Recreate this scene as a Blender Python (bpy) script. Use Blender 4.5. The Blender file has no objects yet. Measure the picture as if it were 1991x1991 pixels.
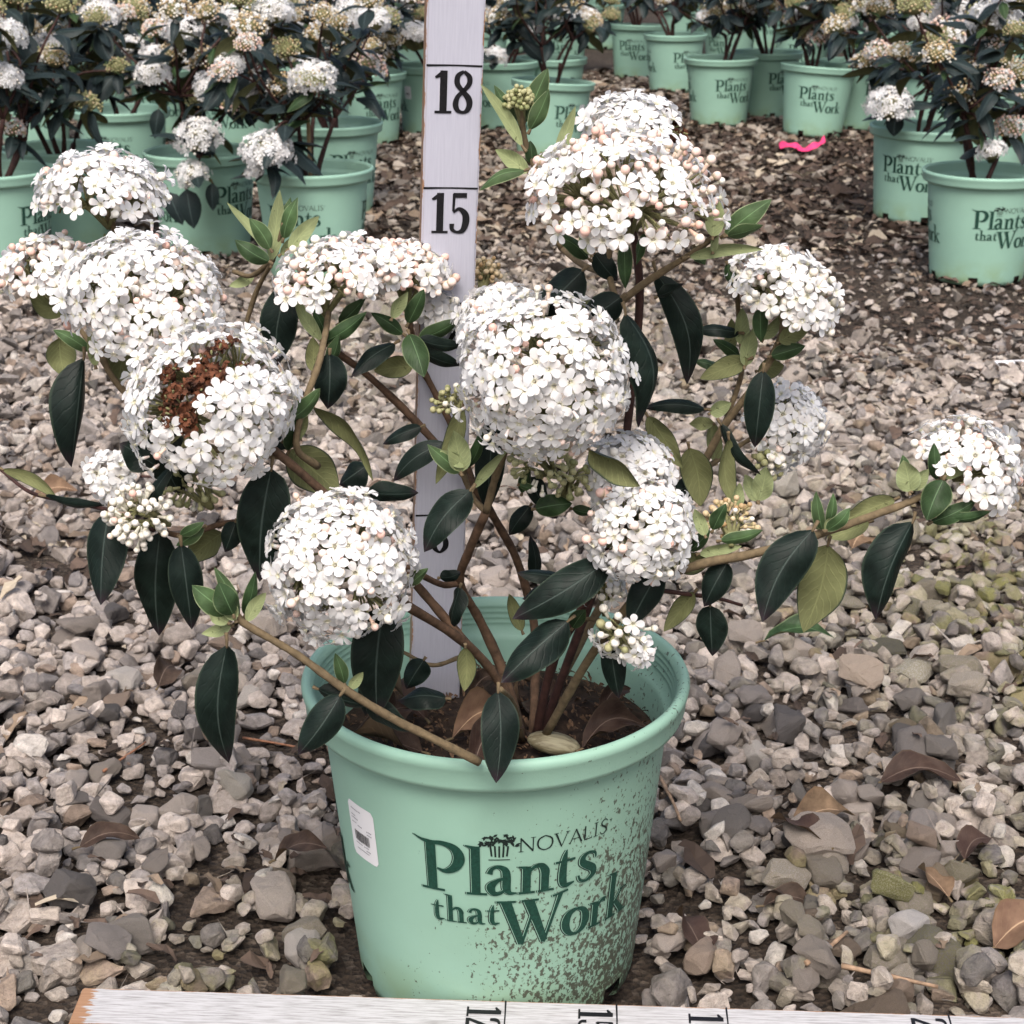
import bpy, bmesh, math, random
import numpy as np
from mathutils import Vector, Matrix, Quaternion
R = math.radians
rng = np.random.default_rng(7)
random.seed(7)
sc = bpy.context.scene
COL = sc.collection

# ------------------------------------------------------------------ camera, sky, sun, exposure
CAM_H, PITCH, F = 0.756, R(20.1), 3300.0          # height in m, downward pitch, focal length in photo pixels
cam_d = bpy.data.cameras.new('camera'); cam = bpy.data.objects.new('camera', cam_d); COL.objects.link(cam)
cam.location = (0, 0, CAM_H); cam.rotation_euler = (math.pi/2 - PITCH, 0, 0)
cam_d.sensor_width = 36; cam_d.lens = F/1991*36; cam_d.clip_start = .05; cam_d.clip_end = 400
cam_d.dof.use_dof = True; cam_d.dof.focus_distance = 1.12; cam_d.dof.aperture_fstop = 32
sc.camera = cam
w = bpy.data.worlds.new('World'); sc.world = w; w.use_nodes = True
nt = w.node_tree; bg = nt.nodes['Background']
sky = nt.nodes.new('ShaderNodeTexSky'); sky.sky_type = 'NISHITA'; sky.sun_disc = False
SUN_EL, SUN_ROT = R(54), R(184)
sky.sun_elevation = SUN_EL; sky.sun_rotation = SUN_ROT; sky.air_density = 1.0; sky.dust_density = 6.0; sky.ozone_density = .6
nt.links.new(sky.outputs[0], bg.inputs[0]); bg.inputs[1].default_value = .11
sun_d = bpy.data.lights.new('sun', 'SUN'); sun = bpy.data.objects.new('sun', sun_d); COL.objects.link(sun)
sun_d.energy = 1.5; sun_d.angle = R(28); sun_d.color = (1.0, .99, .975)
sdir = Vector((math.sin(SUN_ROT)*math.cos(SUN_EL), math.cos(SUN_ROT)*math.cos(SUN_EL), math.sin(SUN_EL)))
sun.rotation_euler = sdir.to_track_quat('Z', 'Y').to_euler()
sc.view_settings.view_transform = 'Standard'; sc.view_settings.look = 'None'
sc.view_settings.gamma = 1; sc.view_settings.use_curve_mapping = False
sc.view_settings.exposure = 0.70
sc.cycles.use_denoising = True; sc.cycles.use_adaptive_sampling = True; sc.cycles.adaptive_threshold = .02
sc.cycles.max_bounces = 4; sc.cycles.diffuse_bounces = 2; sc.cycles.glossy_bounces = 2; sc.cycles.transmission_bounces = 2

# ------------------------------------------------------------------ geometry helpers
def ray(u, v):                                     # direction of a photo point given in 1932-wide coordinates
    px, py = u*1.03054-995.5, v*1.03054-995.5
    d = Vector((px/F, 1.0, -py/F))
    c, s = math.cos(PITCH), math.sin(PITCH)
    return Vector((d.x, d.y*c + d.z*s, -d.y*s + d.z*c))
def P(u, v, Y):                                    # the world point of a photo point standing at distance Y
    d = ray(u, v); t = Y/d.y
    return Vector((d.x*t, Y, CAM_H + d.z*t))
def Pz(u, v, z):                                   # the world point of a photo point lying at height z
    d = ray(u, v); t = (z-CAM_H)/d.z
    return Vector((d.x*t, d.y*t, z))
def sstep(a, b, x):
    t = np.clip((x-a)/(b-a), 0, 1); return t*t*(3-2*t)
def gz(x, y):                                      # ground height: falls a little away behind the first pot
    return float(-0.055*sstep(1.3, 3.2, y))
def link(o, parent=None):
    COL.objects.link(o)
    if parent is not None: o.parent = parent
    return o
def tag(o, label, cat, group=None, kind=None):
    if label: o['label'] = label
    if cat: o['category'] = cat
    if group: o['group'] = group
    if kind: o['kind'] = kind
    return o
def empty(name, loc, rz=0, parent=None):
    o = bpy.data.objects.new(name, None); o.location = loc; o.rotation_euler = (0, 0, rz); o.empty_display_size = .05
    return link(o, parent)
def obj(name, me, parent=None, loc=None, mat=None):
    o = bpy.data.objects.new(name, me)
    if mat is not None and not me.materials: me.materials.append(mat)
    if loc is not None: o.location = loc
    return link(o, parent)
def child(name, me, parent, world):                # child of an unrotated, unscaled Empty, placed by its world matrix
    o = bpy.data.objects.new(name, me); link(o, parent)
    o.matrix_basis = Matrix.Translation(-parent_world(parent)) @ world
    return o
def parent_world(p):
    t = Vector(p.location)
    while p.parent is not None:
        p = p.parent; t = t + Vector(p.location)
    return t

class Proto:                                       # triangles with a material index and a uv per vertex
    def __init__(s, V, T, M=None, UV=None):
        s.V = np.array(V, float).reshape(-1, 3); s.T = np.array(T, int).reshape(-1, 3)
        s.M = np.zeros(len(s.T), int) if M is None else (np.full(len(s.T), M) if np.isscalar(M) else np.array(M, int))
        s.UV = np.zeros((len(s.V), 2)) if UV is None else np.array(UV, float)
    @staticmethod
    def join(ps):
        n = 0; V, T, M, U = [], [], [], []
        for p in ps:
            V.append(p.V); T.append(p.T+n); M.append(p.M); U.append(p.UV); n += len(p.V)
        return Proto(np.concatenate(V), np.concatenate(T), np.concatenate(M), np.concatenate(U))
class Merge:
    def __init__(s): s.V, s.T, s.M, s.U, s.C, s.n = [], [], [], [], [], 0
    def add(s, p, mat=None, mi=None, col=None):
        V = p.V
        if mat is not None:
            m = np.array(mat); V = V @ m[:3, :3].T + m[:3, 3]
        s.V.append(V); s.T.append(p.T+s.n); s.M.append(p.M if mi is None else np.full(len(p.T), mi)); s.U.append(p.UV)
        s.C.append(np.tile(np.array(col if col is not None else (1, 1, 1, 1), float), (len(V), 1))); s.n += len(V)
    def build(s, name, mats, smooth=True, color=False, uv=True):
        V = np.concatenate(s.V); T = np.concatenate(s.T); M = np.concatenate(s.M)
        me = bpy.data.meshes.new(name)
        me.vertices.add(len(V)); me.vertices.foreach_set('co', V.astype(np.float32).ravel())
        me.loops.add(len(T)*3); me.loops.foreach_set('vertex_index', T.astype(np.int32).ravel())
        me.polygons.add(len(T)); me.polygons.foreach_set('loop_start', np.arange(0, len(T)*3, 3, dtype=np.int32))
        me.polygons.foreach_set('material_index', M.astype(np.int32))
        me.polygons.foreach_set('use_smooth', np.full(len(T), smooth))
        if uv:
            U = np.concatenate(s.U); l = me.uv_layers.new(name='UVMap')
            l.data.foreach_set('uv', U[T.ravel()].astype(np.float32).ravel())
        if color:
            a = me.color_attributes.new('tint', 'FLOAT_COLOR', 'POINT')
            a.data.foreach_set('color', np.concatenate(s.C).astype(np.float32).ravel())
        for m in mats: me.materials.append(m)
        me.update(calc_edges=True); me.validate()
        return me
def frame(loc, z, spin=0.0, s=1.0, x=None):        # matrix with local z along z
    z = Vector(z).normalized()
    x = Vector(x) if x is not None else Vector((1, 0, 0)) if abs(z.x) < .9 else Vector((0, 1, 0))
    y = z.cross(x).normalized(); x = y.cross(z)
    if np.isscalar(s): s = (s, s, s)
    m = Matrix(((x.x*s[0], y.x*s[1], z.x*s[2], loc[0]), (x.y*s[0], y.y*s[1], z.y*s[2], loc[1]), (x.z*s[0], y.z*s[1], z.z*s[2], loc[2]), (0, 0, 0, 1)))
    return m @ Matrix.Rotation(spin, 4, 'Z')
def catmull(pts, n):
    pts = [np.array(p, float) for p in pts]
    if len(pts) == 2: return np.array([pts[0]+(pts[1]-pts[0])*t for t in np.linspace(0, 1, n+1)])
    q = [2*pts[0]-pts[1]] + pts + [2*pts[-1]-pts[-2]]; out = []
    for i in range(1, len(q)-2):
        for k in range(n):
            t = k/n; a, b, c, d = q[i-1:i+3]
            out.append(.5*((2*b)+(-a+c)*t+(2*a-5*b+4*c-d)*t*t+(-a+3*b-3*c+d)*t**3))
    out.append(pts[-1]); return np.array(out)
def tube(pts, rad, sides=7, n=5, mi=0, knob=0.0):  # pts: 3d points, rad: radius per point
    q = catmull([list(p)+[r] for p, r in zip(pts, rad)], n)
    C, r = q[:, :3], q[:, 3].copy()
    if knob:
        for i in range(1, len(r)-1): r[i] *= 1+knob*random.uniform(-1, 1)
    t = np.gradient(C, axis=0); t /= np.linalg.norm(t, axis=1)[:, None]+1e-12
    ref = np.array((0.31, .2, .93)); V, T, U = [], [], []
    for i in range(len(C)):
        a = np.cross(t[i], ref); a /= np.linalg.norm(a)+1e-12; b = np.cross(t[i], a)
        for k in range(sides):
            th = 2*math.pi*k/sides; V.append(C[i]+r[i]*(a*math.cos(th)+b*math.sin(th))); U.append((k/sides, i/len(C)))
    for i in range(len(C)-1):
        for k in range(sides):
            a, b = i*sides+k, i*sides+(k+1) % sides
            T += [(a, a+sides, b), (b, a+sides, b+sides)]
    n0 = len(V); V += [C[0], C[-1]]; U += [(0, 0), (0, 1)]
    for k in range(sides):
        T += [(n0, k, (k+1) % sides), (n0+1, (len(C)-1)*sides+(k+1) % sides, (len(C)-1)*sides+k)]
    return Proto(V, T, mi, U)
def box(lo, hi, mi=0):
    x0, y0, z0 = lo; x1, y1, z1 = hi
    V = [(x0, y0, z0), (x1, y0, z0), (x1, y1, z0), (x0, y1, z0), (x0, y0, z1), (x1, y0, z1), (x1, y1, z1), (x0, y1, z1)]
    Q = [(0, 3, 2, 1), (4, 5, 6, 7), (0, 1, 5, 4), (1, 2, 6, 5), (2, 3, 7, 6), (3, 0, 4, 7)]
    return Proto(V, [t for q in Q for t in ((q[0], q[1], q[2]), (q[0], q[2], q[3]))], mi)
def one(p, name, mats, smooth=True):
    m = Merge(); m.add(p); return m.build(name, mats, smooth)
def sphere(nu=8, nv=5, mi=0, sq=1.0):
    V, T = [(0, 0, 1)], []
    for j in range(1, nv):
        for i in range(nu):
            ph, th = math.pi*j/nv, 2*math.pi*i/nu
            V.append((math.sin(ph)*math.cos(th), math.sin(ph)*math.sin(th), math.cos(ph)*sq))
    V.append((0, 0, -1)); e = len(V)-1
    for i in range(nu):
        k = (i+1) % nu; T += [(0, 1+i, 1+k), (e, 1+(nv-2)*nu+k, 1+(nv-2)*nu+i)]
        for j in range(nv-2):
            a, b = 1+j*nu+i, 1+j*nu+k; T += [(a, a+nu, b), (b, a+nu, b+nu)]
    return Proto(V, T, mi, [(0, .5+.5*v[2]) for v in V])
# ------------------------------------------------------------------ materials
class NG:
    def __init__(s, name):
        s.m = bpy.data.materials.new(name); s.m.use_nodes = True; s.t = s.m.node_tree
        s.b = s.t.nodes['Principled BSDF']; s.out = s.t.nodes['Material Output']
        s.b.inputs['Specular IOR Level'].default_value = .35
    def n(s, ty, **kw):
        x = s.t.nodes.new(ty)
        for k, v in kw.items():
            if k in ('i',):
                for a, b in v.items(): x.inputs[a].default_value = b
            else: setattr(x, k, v)
        return x
    def l(s, a, b): s.t.links.new(a, b)
    def co(s, kind='Object', scale=1.0):
        c = s.n('ShaderNodeTexCoord'); o = c.outputs[kind]
        if scale != 1.0:
            mp = s.n('ShaderNodeMapping'); mp.inputs['Scale'].default_value = (scale,)*3 if np.isscalar(scale) else scale
            s.l(o, mp.inputs[0]); o = mp.outputs[0]
        return o
    def noise(s, co, scale, detail=4, rough=.55, out=0):
        x = s.n('ShaderNodeTexNoise', i={'Scale': scale, 'Detail': detail, 'Roughness': rough}); s.l(co, x.inputs['Vector']); return x.outputs[out]
    def ramp(s, f, stops):
        x = s.n('ShaderNodeValToRGB'); e = x.color_ramp.elements
        while len(e) < len(stops): e.new(.5)
        for q, (p, c) in zip(e, stops):
            q.position = p; q.color = (c, c, c, 1) if np.isscalar(c) else (*c, 1)
        s.l(f, x.inputs[0]); return x.outputs[0]
    def mix(s, f, a, b, mode='MIX'):
        x = s.n('ShaderNodeMix', data_type='RGBA', blend_type=mode)
        for k, v in ((0, f), (6, a), (7, b)):
            if isinstance(v, bpy.types.NodeSocket): s.l(v, x.inputs[k])
            elif k == 0: x.inputs[0].default_value = v
            else: x.inputs[k].default_value = (*v, 1)
        return x.outputs[2]
    def math(s, op, a, b=0.0, clamp=False):
        x = s.n('ShaderNodeMath', operation=op, use_clamp=clamp)
        for k, v in ((0, a), (1, b)):
            if isinstance(v, bpy.types.NodeSocket): s.l(v, x.inputs[k])
            else: x.inputs[k].default_value = v
        return x.outputs[0]
    def bump(s, h, strength=.3, dist=.001):
        x = s.n('ShaderNodeBump', i={'Strength': strength, 'Distance': dist}); s.l(h, x.inputs['Height']); s.l(x.outputs[0], s.b.inputs['Normal']); return x
    def color(s, c):
        if isinstance(c, bpy.types.NodeSocket): s.l(c, s.b.inputs['Base Color'])
        else: s.b.inputs['Base Color'].default_value = (*c, 1)
    def rough(s, r): 
        if isinstance(r, bpy.types.NodeSocket): s.l(r, s.b.inputs['Roughness'])
        else: s.b.inputs['Roughness'].default_value = r
    def attr(s, name): return s.n('ShaderNodeAttribute', attribute_name=name).outputs['Color']
    def sep(s, v):
        x = s.n('ShaderNodeSeparateXYZ'); s.l(v, x.inputs[0]); return x.outputs

def plain(name, c, rough=.6, var=.0, scale=200, bump=0):
    g = NG(name); 
    if var:
        nz = g.noise(g.co('Object'), scale)
        g.color(g.mix(g.ramp(nz, [(.3, 0.), (.7, 1.)]), tuple(x*(1-var) for x in c), tuple(min(1, x*(1+var)) for x in c)))
        if bump: g.bump(nz, .5, bump)
    else: g.color(c)
    g.rough(rough); return g.m

def leaf_mat(name, top, under, edge, rough=.42, tipc=None):
    g = NG(name); uv = g.co('UV'); s = g.sep(uv); u, v = s[0], s[1]       # u: -1..1 across, v: 0..1 along
    au = g.math('ABSOLUTE', u)
    geo = g.n('ShaderNodeNewGeometry'); oi = g.n('ShaderNodeObjectInfo')
    nz = g.noise(g.co('Object'), 90, 4)
    topc = g.mix(g.ramp(nz, [(.3, 0.), (.75, 1.)]), tuple(x*.5 for x in top), tuple(x*1.65+.002 for x in top))
    topc = g.mix(g.math('MULTIPLY', oi.outputs['Random'], .5), topc, (top[0]*1.3, top[1]*1.05, top[2]*1.25))
    if tipc: topc = g.mix(g.ramp(g.math('ADD', v, g.math('MULTIPLY', nz, .1)), [(.86, 0.), (1., .8)]), topc, tipc)
    # side veins: v shifted by distance from the midrib
    ph = g.math('ADD', g.math('MULTIPLY', v, 52.), g.math('MULTIPLY', au, -16.))
    wob = g.math('ADD', ph, g.math('MULTIPLY', g.noise(uv, 4, 2), 5.0))
    sv = g.math('POWER', g.math('ABSOLUTE', g.math('SINE', g.math('MULTIPLY', wob, .5))), 10.)
    sv = g.math('SUBTRACT', 0.0, sv); sv = g.math('ADD', sv, 1.0)   # 1 - |sin|^10
    vein = g.math('POWER', g.math('ABSOLUTE', g.math('COSINE', g.math('MULTIPLY', wob, .5))), 40.)
    mid = g.ramp(au, [(.012, 1.), (.055, 0.)])
    veinc = tuple(min(1, x*2.6+.02) for x in top)
    topc = g.mix(g.math('MULTIPLY', vein, .05), topc, veinc)
    topc = g.mix(g.math('MULTIPLY', mid, .75), topc, tuple(min(1, x*3.2+.035) for x in top))
    und = g.mix(g.ramp(nz, [(.3, 0.), (.75, 1.)]), tuple(x*.82 for x in under), tuple(x*1.18 for x in under))
    und = g.mix(g.math('MULTIPLY', g.math('MAXIMUM', g.math('MULTIPLY', vein, .7), mid), .7), und, tuple(min(1, x*1.5) for x in under))
    spots = g.ramp(g.noise(g.co('Object'), 260, 1), [(.74, 0.), (.78, 1.)])
    und = g.mix(g.math('MULTIPLY', spots, .6), und, (.05, .05, .02))
    c = g.mix(geo.outputs['Backfacing'], topc, und)
    c = g.mix(g.ramp(au, [(.90, 0.), (.97, 1.)]), c, edge)
    g.color(c)
    g.rough(g.mix(geo.outputs['Backfacing'], (rough,)*3, (.8,)*3))
    h = g.math('ADD', g.math('MULTIPLY', vein, -1.0), g.math('MULTIPLY', mid, -1.2))
    h = g.math('ADD', h, g.math('MULTIPLY', nz, .5))
    g.bump(h, .22, .0012)
    g.b.inputs['Specular IOR Level'].default_value = .15
    tr = g.n('ShaderNodeBsdfTranslucent'); g.l(g.mix(.5, c, tuple(x*1.4 for x in under)), tr.inputs[0])
    mx = g.n('ShaderNodeMixShader'); mx.inputs[0].default_value = .12 if sum(top) > .15 else .03
    g.l(g.b.outputs[0], mx.inputs[1]); g.l(tr.outputs[0], mx.inputs[2]); g.l(mx.outputs[0], g.out.inputs[0])
    return g.m
M_LEAF = leaf_mat('old_leaf', (.0065, .0135, .0105), (.155, .165, .075), (.03, .045, .032), .46, (.022, .012, .018))
M_YOUNG = leaf_mat('young_leaf', (.050, .092, .036), (.27, .31, .155), (.30, .36, .20), .5)
M_MID = leaf_mat('green_leaf', (.026, .052, .020), (.19, .205, .095), (.13, .17, .085), .45)
M_BGLEAF = leaf_mat('background_leaf', (.016, .027, .027), (.13, .135, .065), (.03, .045, .04), .42)

def petal_mat():
    g = NG('petal'); s = g.sep(g.co('UV')); geo = g.n('ShaderNodeNewGeometry')
    c = g.mix(g.ramp(s[0], [(.10, 1.), (.34, 0.)]), (.88, .88, .885), (.76, .73, .48))
    c = g.mix(g.ramp(geo.outputs['Random Per Island'], [(.7, 0.), (1., .4)]), c, (.86, .78, .72))
    c = g.mix(g.ramp(s[1], [(.5, 0.), (1., 1.)]), c, (.80, .58, .50))
    g.color(c); g.rough(.55)
    tr = g.n('ShaderNodeBsdfTranslucent'); g.l(c, tr.inputs[0])
    mx = g.n('ShaderNodeMixShader'); mx.inputs[0].default_value = .3
    g.l(g.b.outputs[0], mx.inputs[1]); g.l(tr.outputs[0], mx.inputs[2]); g.l(mx.outputs[0], g.out.inputs[0])
    return g.m
def bud_mat(name, a, b):
    g = NG(name); geo = g.n('ShaderNodeNewGeometry'); s = g.sep(g.co('UV'))
    c = g.mix(geo.outputs['Random Per Island'], a, b)
    c = g.mix(g.ramp(s[1], [(0., .75), (.5, 0.)]), c, (.42, .42, .2))
    g.color(c); g.rough(.5); g.b.inputs['Subsurface Weight'].default_value = .0
    return g.m
M_PETAL = petal_mat()
M_BUDP = bud_mat('pink_bud', (.82, .50, .42), (.86, .74, .66))
M_BUDW = bud_mat('white_bud', (.84, .78, .68), (.86, .84, .78))
M_BUDG = bud_mat('green_bud', (.22, .24, .10), (.45, .43, .24))
M_BUDT = bud_mat('tan_bud', (.42, .27, .13), (.70, .58, .38))
M_PED = plain('flower_stalk', (.19, .185, .085), .8, .3, 300)
M_DEAD = plain('withered_petal', (.105, .036, .016), .8, .9, 130)
M_BARK = plain('bark', (.105, .062, .038), .85, .45, 160, .0012)
M_FELT = plain('felted_shoot', (.155, .115, .066), .9, .3, 240, .0006)
M_RED = plain('red_brown_bark', (.050, .022, .018), .7, .4, 160, .001)
CM = [M_PETAL, M_BUDP, M_PED, M_DEAD, M_BUDW, M_BUDG, M_BUDT]

MINT = (.295, .495, .395)
def pot_mat(name, dirty):
    g = NG(name); co = g.co('Object'); nz = g.noise(co, 9, 5)
    c = g.mix(g.ramp(nz, [(.3, 0.), (.7, 1.)]), tuple(x*.94 for x in MINT), tuple(x*1.05 for x in MINT))
    s = g.sep(co); z = s[2]
    oi = g.n('ShaderNodeObjectInfo')
    # algae near the foot, in patches
    alg = g.math('MULTIPLY', g.ramp(z, [(.0, 1.), (.06, 0.)]), g.ramp(g.noise(co, 22, 5), [(.42, 0.), (.62, 1.)]))
    c = g.mix(g.math('MULTIPLY', alg, .65), c, (.22, .30, .10))
    # soil splashes: small sharp flecks, thick on one side only
    st = g.n('ShaderNodeMapping'); st.inputs['Scale'].default_value = (1, 1, .7); st.inputs['Rotation'].default_value = (.3, .5, .2); g.l(co, st.inputs[0])
    f1 = g.noise(st.outputs[0], 300, 5, .62); f2 = g.noise(st.outputs[0], 170, 3, .5); f3 = g.noise(co, 560, 3, .6)
    if dirty:
        side = g.math('ADD', g.math('MULTIPLY', s[0], 4.6), g.math('MULTIPLY', s[1], -1.0))       # towards +x
        side = g.math('ADD', side, g.math('MULTIPLY', z, -2.1))
        side = g.math('ADD', side, g.math('MULTIPLY', g.math('SUBTRACT', g.noise(co, 17, 4), .5), .75))
        side = g.math('ADD', side, .37)
        k = g.ramp(side, [(.0, .04), (.16, .30), (.45, .72), (.8, 1.)])
        k = g.math('MULTIPLY', k, g.ramp(z, [(.12, 1.), (.235, .55)]))
    else:
        k = g.ramp(g.noise(co, 7, 3), [(.5, 0.), (.9, .35)])
    thr = g.math('SUBTRACT', .73, g.math('MULTIPLY', k, .285))
    sp = g.math('MULTIPLY', g.math('SUBTRACT', f1, thr), 22., True)
    sp2 = g.math('MULTIPLY', g.math('SUBTRACT', f2, g.math('SUBTRACT', .76, g.math('MULTIPLY', k, .17))), 16., True)
    sp3 = g.math('MULTIPLY', g.math('SUBTRACT', f3, g.math('SUBTRACT', .78, g.math('MULTIPLY', k, .16))), 16., True)
    film = g.math('MULTIPLY', k, .32)
    c = g.mix(film, c, (.17, .22, .13))
    c = g.mix(g.math('MULTIPLY', g.math('MAXIMUM', sp, g.math('MAXIMUM', sp2, sp3)), .86), c, g.mix(g.noise(co, 300), (.02, .014, .010), (.085, .065, .045)))
    # faint scratches and dust
    sc1 = g.noise(g.co('Object', (60, 60, 9)), 6, 6, .7)
    c = g.mix(g.ramp(sc1, [(.62, 0.), (.75, .25)]), c, (.34, .56, .45))
    g.color(c); g.rough(g.ramp(nz, [(.3, .42), (.7, .58)])); g.bump(g.math('ADD', f3, g.math('MULTIPLY', sp, .8)), .12, .0008)
    return g.m
M_POT = pot_mat('mint_plastic', False); M_POTD = pot_mat('mint_plastic_splashed', True)
M_INK = plain('green_ink', (.010, .052, .036), .55, .35, 500)
M_INK2 = plain('dark_ink', (.010, .020, .017), .6)
M_GAP = plain('mint_gap', MINT, .5)
M_PAPER = plain('white_paper', (.78, .78, .80), .6)
M_GREY = plain('grey_print', (.22, .22, .25), .7)
M_BLACK = plain('black_paint', (.008, .008, .010), .45, .6, 900)
M_SOIL = plain('potting_soil', (.035, .022, .015), .95, .7, 120, .003)
M_BARKCHIP = plain('bark_chip', (.115, .068, .040), .9, .85, 140)
M_DRY = leaf_mat('dry_leaf', (.050, .034, .025), (.16, .105, .065), (.08, .055, .04), .6)
M_TAN = leaf_mat('tan_dry_leaf', (.17, .115, .07), (.26, .19, .12), (.16, .10, .06), .7)

def board_mat(name, worn):
    g = NG(name); co = g.co('Object'); s = g.sep(co)               # object x: along, y: across (0 mid), z: face normal
    wood = g.mix(g.noise(g.co('Object', (6, 160, 160)), 3, 5), (.20, .10, .055), (.45, .27, .16))
    gr = g.noise(g.co('Object', (14, 260, 260)), 3, 6, .65)
    paint = g.mix(g.ramp(gr, [(.35, 0.), (.7, 1.)]), (.46, .465, .55), (.52, .525, .61)) if not worn else g.mix(g.ramp(gr, [(.34, 0.), (.56, 1.)]), (.28, .27, .27), (.50, .495, .51))
    ay = g.math('ABSOLUTE', s[1])
    nzz = g.noise(g.co('Object', (1, 3, 3)), 60, 5, .7)
    edge = g.math('ADD', g.math('MULTIPLY', ay, 1/.0183), g.math('MULTIPLY', g.math('SUBTRACT', nzz, .5), .30 if not worn else .16))
    chip = g.ramp(edge, [(.985, 0.), (1.0, 1.)] if not worn else [(.90, 0.), (.925, 1.)])
    if worn:
        endm = g.math('ADD', g.math('MULTIPLY', s[0], 60.), g.math('MULTIPLY', g.math('SUBTRACT', g.noise(g.co('Object', (2, 60, 60)), 5, 5, .7), .5), 2.4))
        chip = g.math('MAXIMUM', chip, g.ramp(endm, [(.60, 1.), (.66, 0.)]))
        scr = g.ramp(g.noise(g.co('Object', (5, 130, 130)), 5, 5, .7), [(.66, 0.), (.72, .7)])
        paint = g.mix(scr, paint, (.36, .29, .25))
    n = g.n('ShaderNodeNewGeometry')
    tc = g.n('ShaderNodeTexCoord'); nn = g.sep(tc.outputs['Normal'])
    sidef = g.ramp(nn[2], [(.5, 1.), (.7, 0.)])
    sidef = g.math('MULTIPLY', sidef, 1.0 if worn else .9)
    c = g.mix(g.math('MAXIMUM', chip, sidef), paint, wood)
    g.color(c); g.rough(.5 if not worn else .7); g.bump(gr, .25 if worn else .08, .0006); return g.m
M_RULER = board_mat('painted_board', False); M_RULERW = board_mat('worn_painted_board', True)

def stone_mat():
    g = NG('limestone'); co = g.co('Object'); tint = g.attr('tint'); geo = g.n('ShaderNodeNewGeometry')
    n1 = g.noise(co, 130, 6, .65); n2 = g.noise(co, 900, 4, .6); n3 = g.noise(co, 45, 3)
    c = g.mix(g.ramp(n1, [(.28, 0.), (.72, 1.)]), (.60, .58, .56), (1.38, 1.34, 1.31))
    c = g.mix(1.0, tint, c, 'MULTIPLY')
    al = g.n('ShaderNodeAttribute', attribute_name='tint').outputs['Alpha']
    moss = g.math('MULTIPLY', al, g.ramp(g.math('ADD', n3, g.math('MULTIPLY', n1, .5)), [(.62, 0.), (.80, 1.)]))
    c = g.mix(g.math('MULTIPLY', moss, .85), c, g.mix(n2, (.085, .085, .018), (.26, .26, .075)))
    pit = g.ramp(n2, [(.34, 1.), (.46, 0.)])
    c = g.mix(g.math('MULTIPLY', pit, .35), c, (.10, .08, .06))
    dirt = g.ramp(g.noise(co, 70, 4, .6), [(.60, 0.), (.78, .5)])
    c = g.mix(dirt, c, (.13, .10, .075))
    g.color(c); g.rough(.9); g.b.inputs['Specular IOR Level'].default_value = .2; g.bump(g.math('ADD', n1, g.math('MULTIPLY', n2, .45)), .8, .003); return g.m
def litter_mat(name):
    g = NG(name); c = g.mix(g.noise(g.co('Object'), 160, 4), (.75, .75, .75), (1.2, 1.2, 1.2))
    g.color(g.mix(1.0, g.attr('tint'), c, 'MULTIPLY')); g.rough(.85); return g.m
def ground_mat():
    g = NG('earth'); co = g.co('Object')
    a = g.noise(co, 9, 6); b = g.noise(co, 120, 6, .7); v = g.n('ShaderNodeTexVoronoi', i={'Scale': 190.}); g.l(co, v.inputs['Vector'])
    c = g.mix(g.ramp(b, [(.3, 0.), (.7, 1.)]), (.016, .011, .008), (.060, .043, .031))
    c = g.mix(g.ramp(a, [(.4, 0.), (.7, .4)]), c, (.075, .056, .042))
    ch = g.math('MULTIPLY', g.ramp(g.sep(v.outputs['Color'])[0], [(.62, 0.), (.66, 1.)]), g.ramp(a, [(.35, .1), (.6, .6)]))
    c = g.mix(ch, c, g.mix(g.sep(v.outputs['Color'])[1], (.06, .045, .033), (.24, .19, .15)))
    g.color(c); g.rough(.95); g.bump(g.math('ADD', b, v.outputs['Distance']), .8, .008); return g.m
M_STONE = stone_mat(); M_LITTER = litter_mat('litter'); M_EARTH = ground_mat()
# ------------------------------------------------------------------ ground sheet, loose stones, chips
POT_X, POT_Y, POT_R = -0.0115, 1.087, .107
BOARD_Y0, BOARD_Y1 = .915, .990
def smooth_noise(shape, cells, seed):
    r = np.random.default_rng(seed); gsz = (cells[0]+3, cells[1]+3); G = r.random(gsz)
    yy = np.linspace(0, cells[0], shape[0]); xx = np.linspace(0, cells[1], shape[1])
    yi, xi = yy.astype(int), xx.astype(int); fy, fx = yy-yi, xx-xi; fy = fy*fy*(3-2*fy); fx = fx*fx*(3-2*fx)
    a = G[np.ix_(yi, xi)]; b = G[np.ix_(yi, xi+1)]; c = G[np.ix_(yi+1, xi)]; d = G[np.ix_(yi+1, xi+1)]
    return (a*(1-fx)+b*fx)*(1-fy)[:, None] + (c*(1-fx)+d*fx)*fy[:, None]
def make_ground():
    xs = np.concatenate([[-150, -60, -25, -12, -7], np.linspace(-4.5, 4.5, 150), [7, 12, 25, 60, 150]])
    ys = np.concatenate([[-30, -5, -1, 0, .4], np.linspace(.65, 9, 190), [10, 12, 15, 25, 60, 150, 300]])
    nz = smooth_noise((len(ys), len(xs)), (60, 45), 3)-.5
    V = []
    for j, y in enumerate(ys):
        for i, x in enumerate(xs):
            near = 1.0 if (abs(x) < 4.6 and .5 < y < 9.1) else 0.0
            V.append((x, y, gz(x, y)-.004+near*.010*nz[j, i]-(.006 if math.hypot(x-POT_X, y-POT_Y) < .15 else 0)))
    n = len(xs); T = []
    for j in range(len(ys)-1):
        for i in range(n-1):
            a = j*n+i; T += [(a, a+1, a+n), (a+1, a+n+1, a+n)]
    return one(Proto(V, T), 'ground', [M_EARTH])
ground = obj('ground', make_ground()); ground['kind'] = 'structure'

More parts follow.
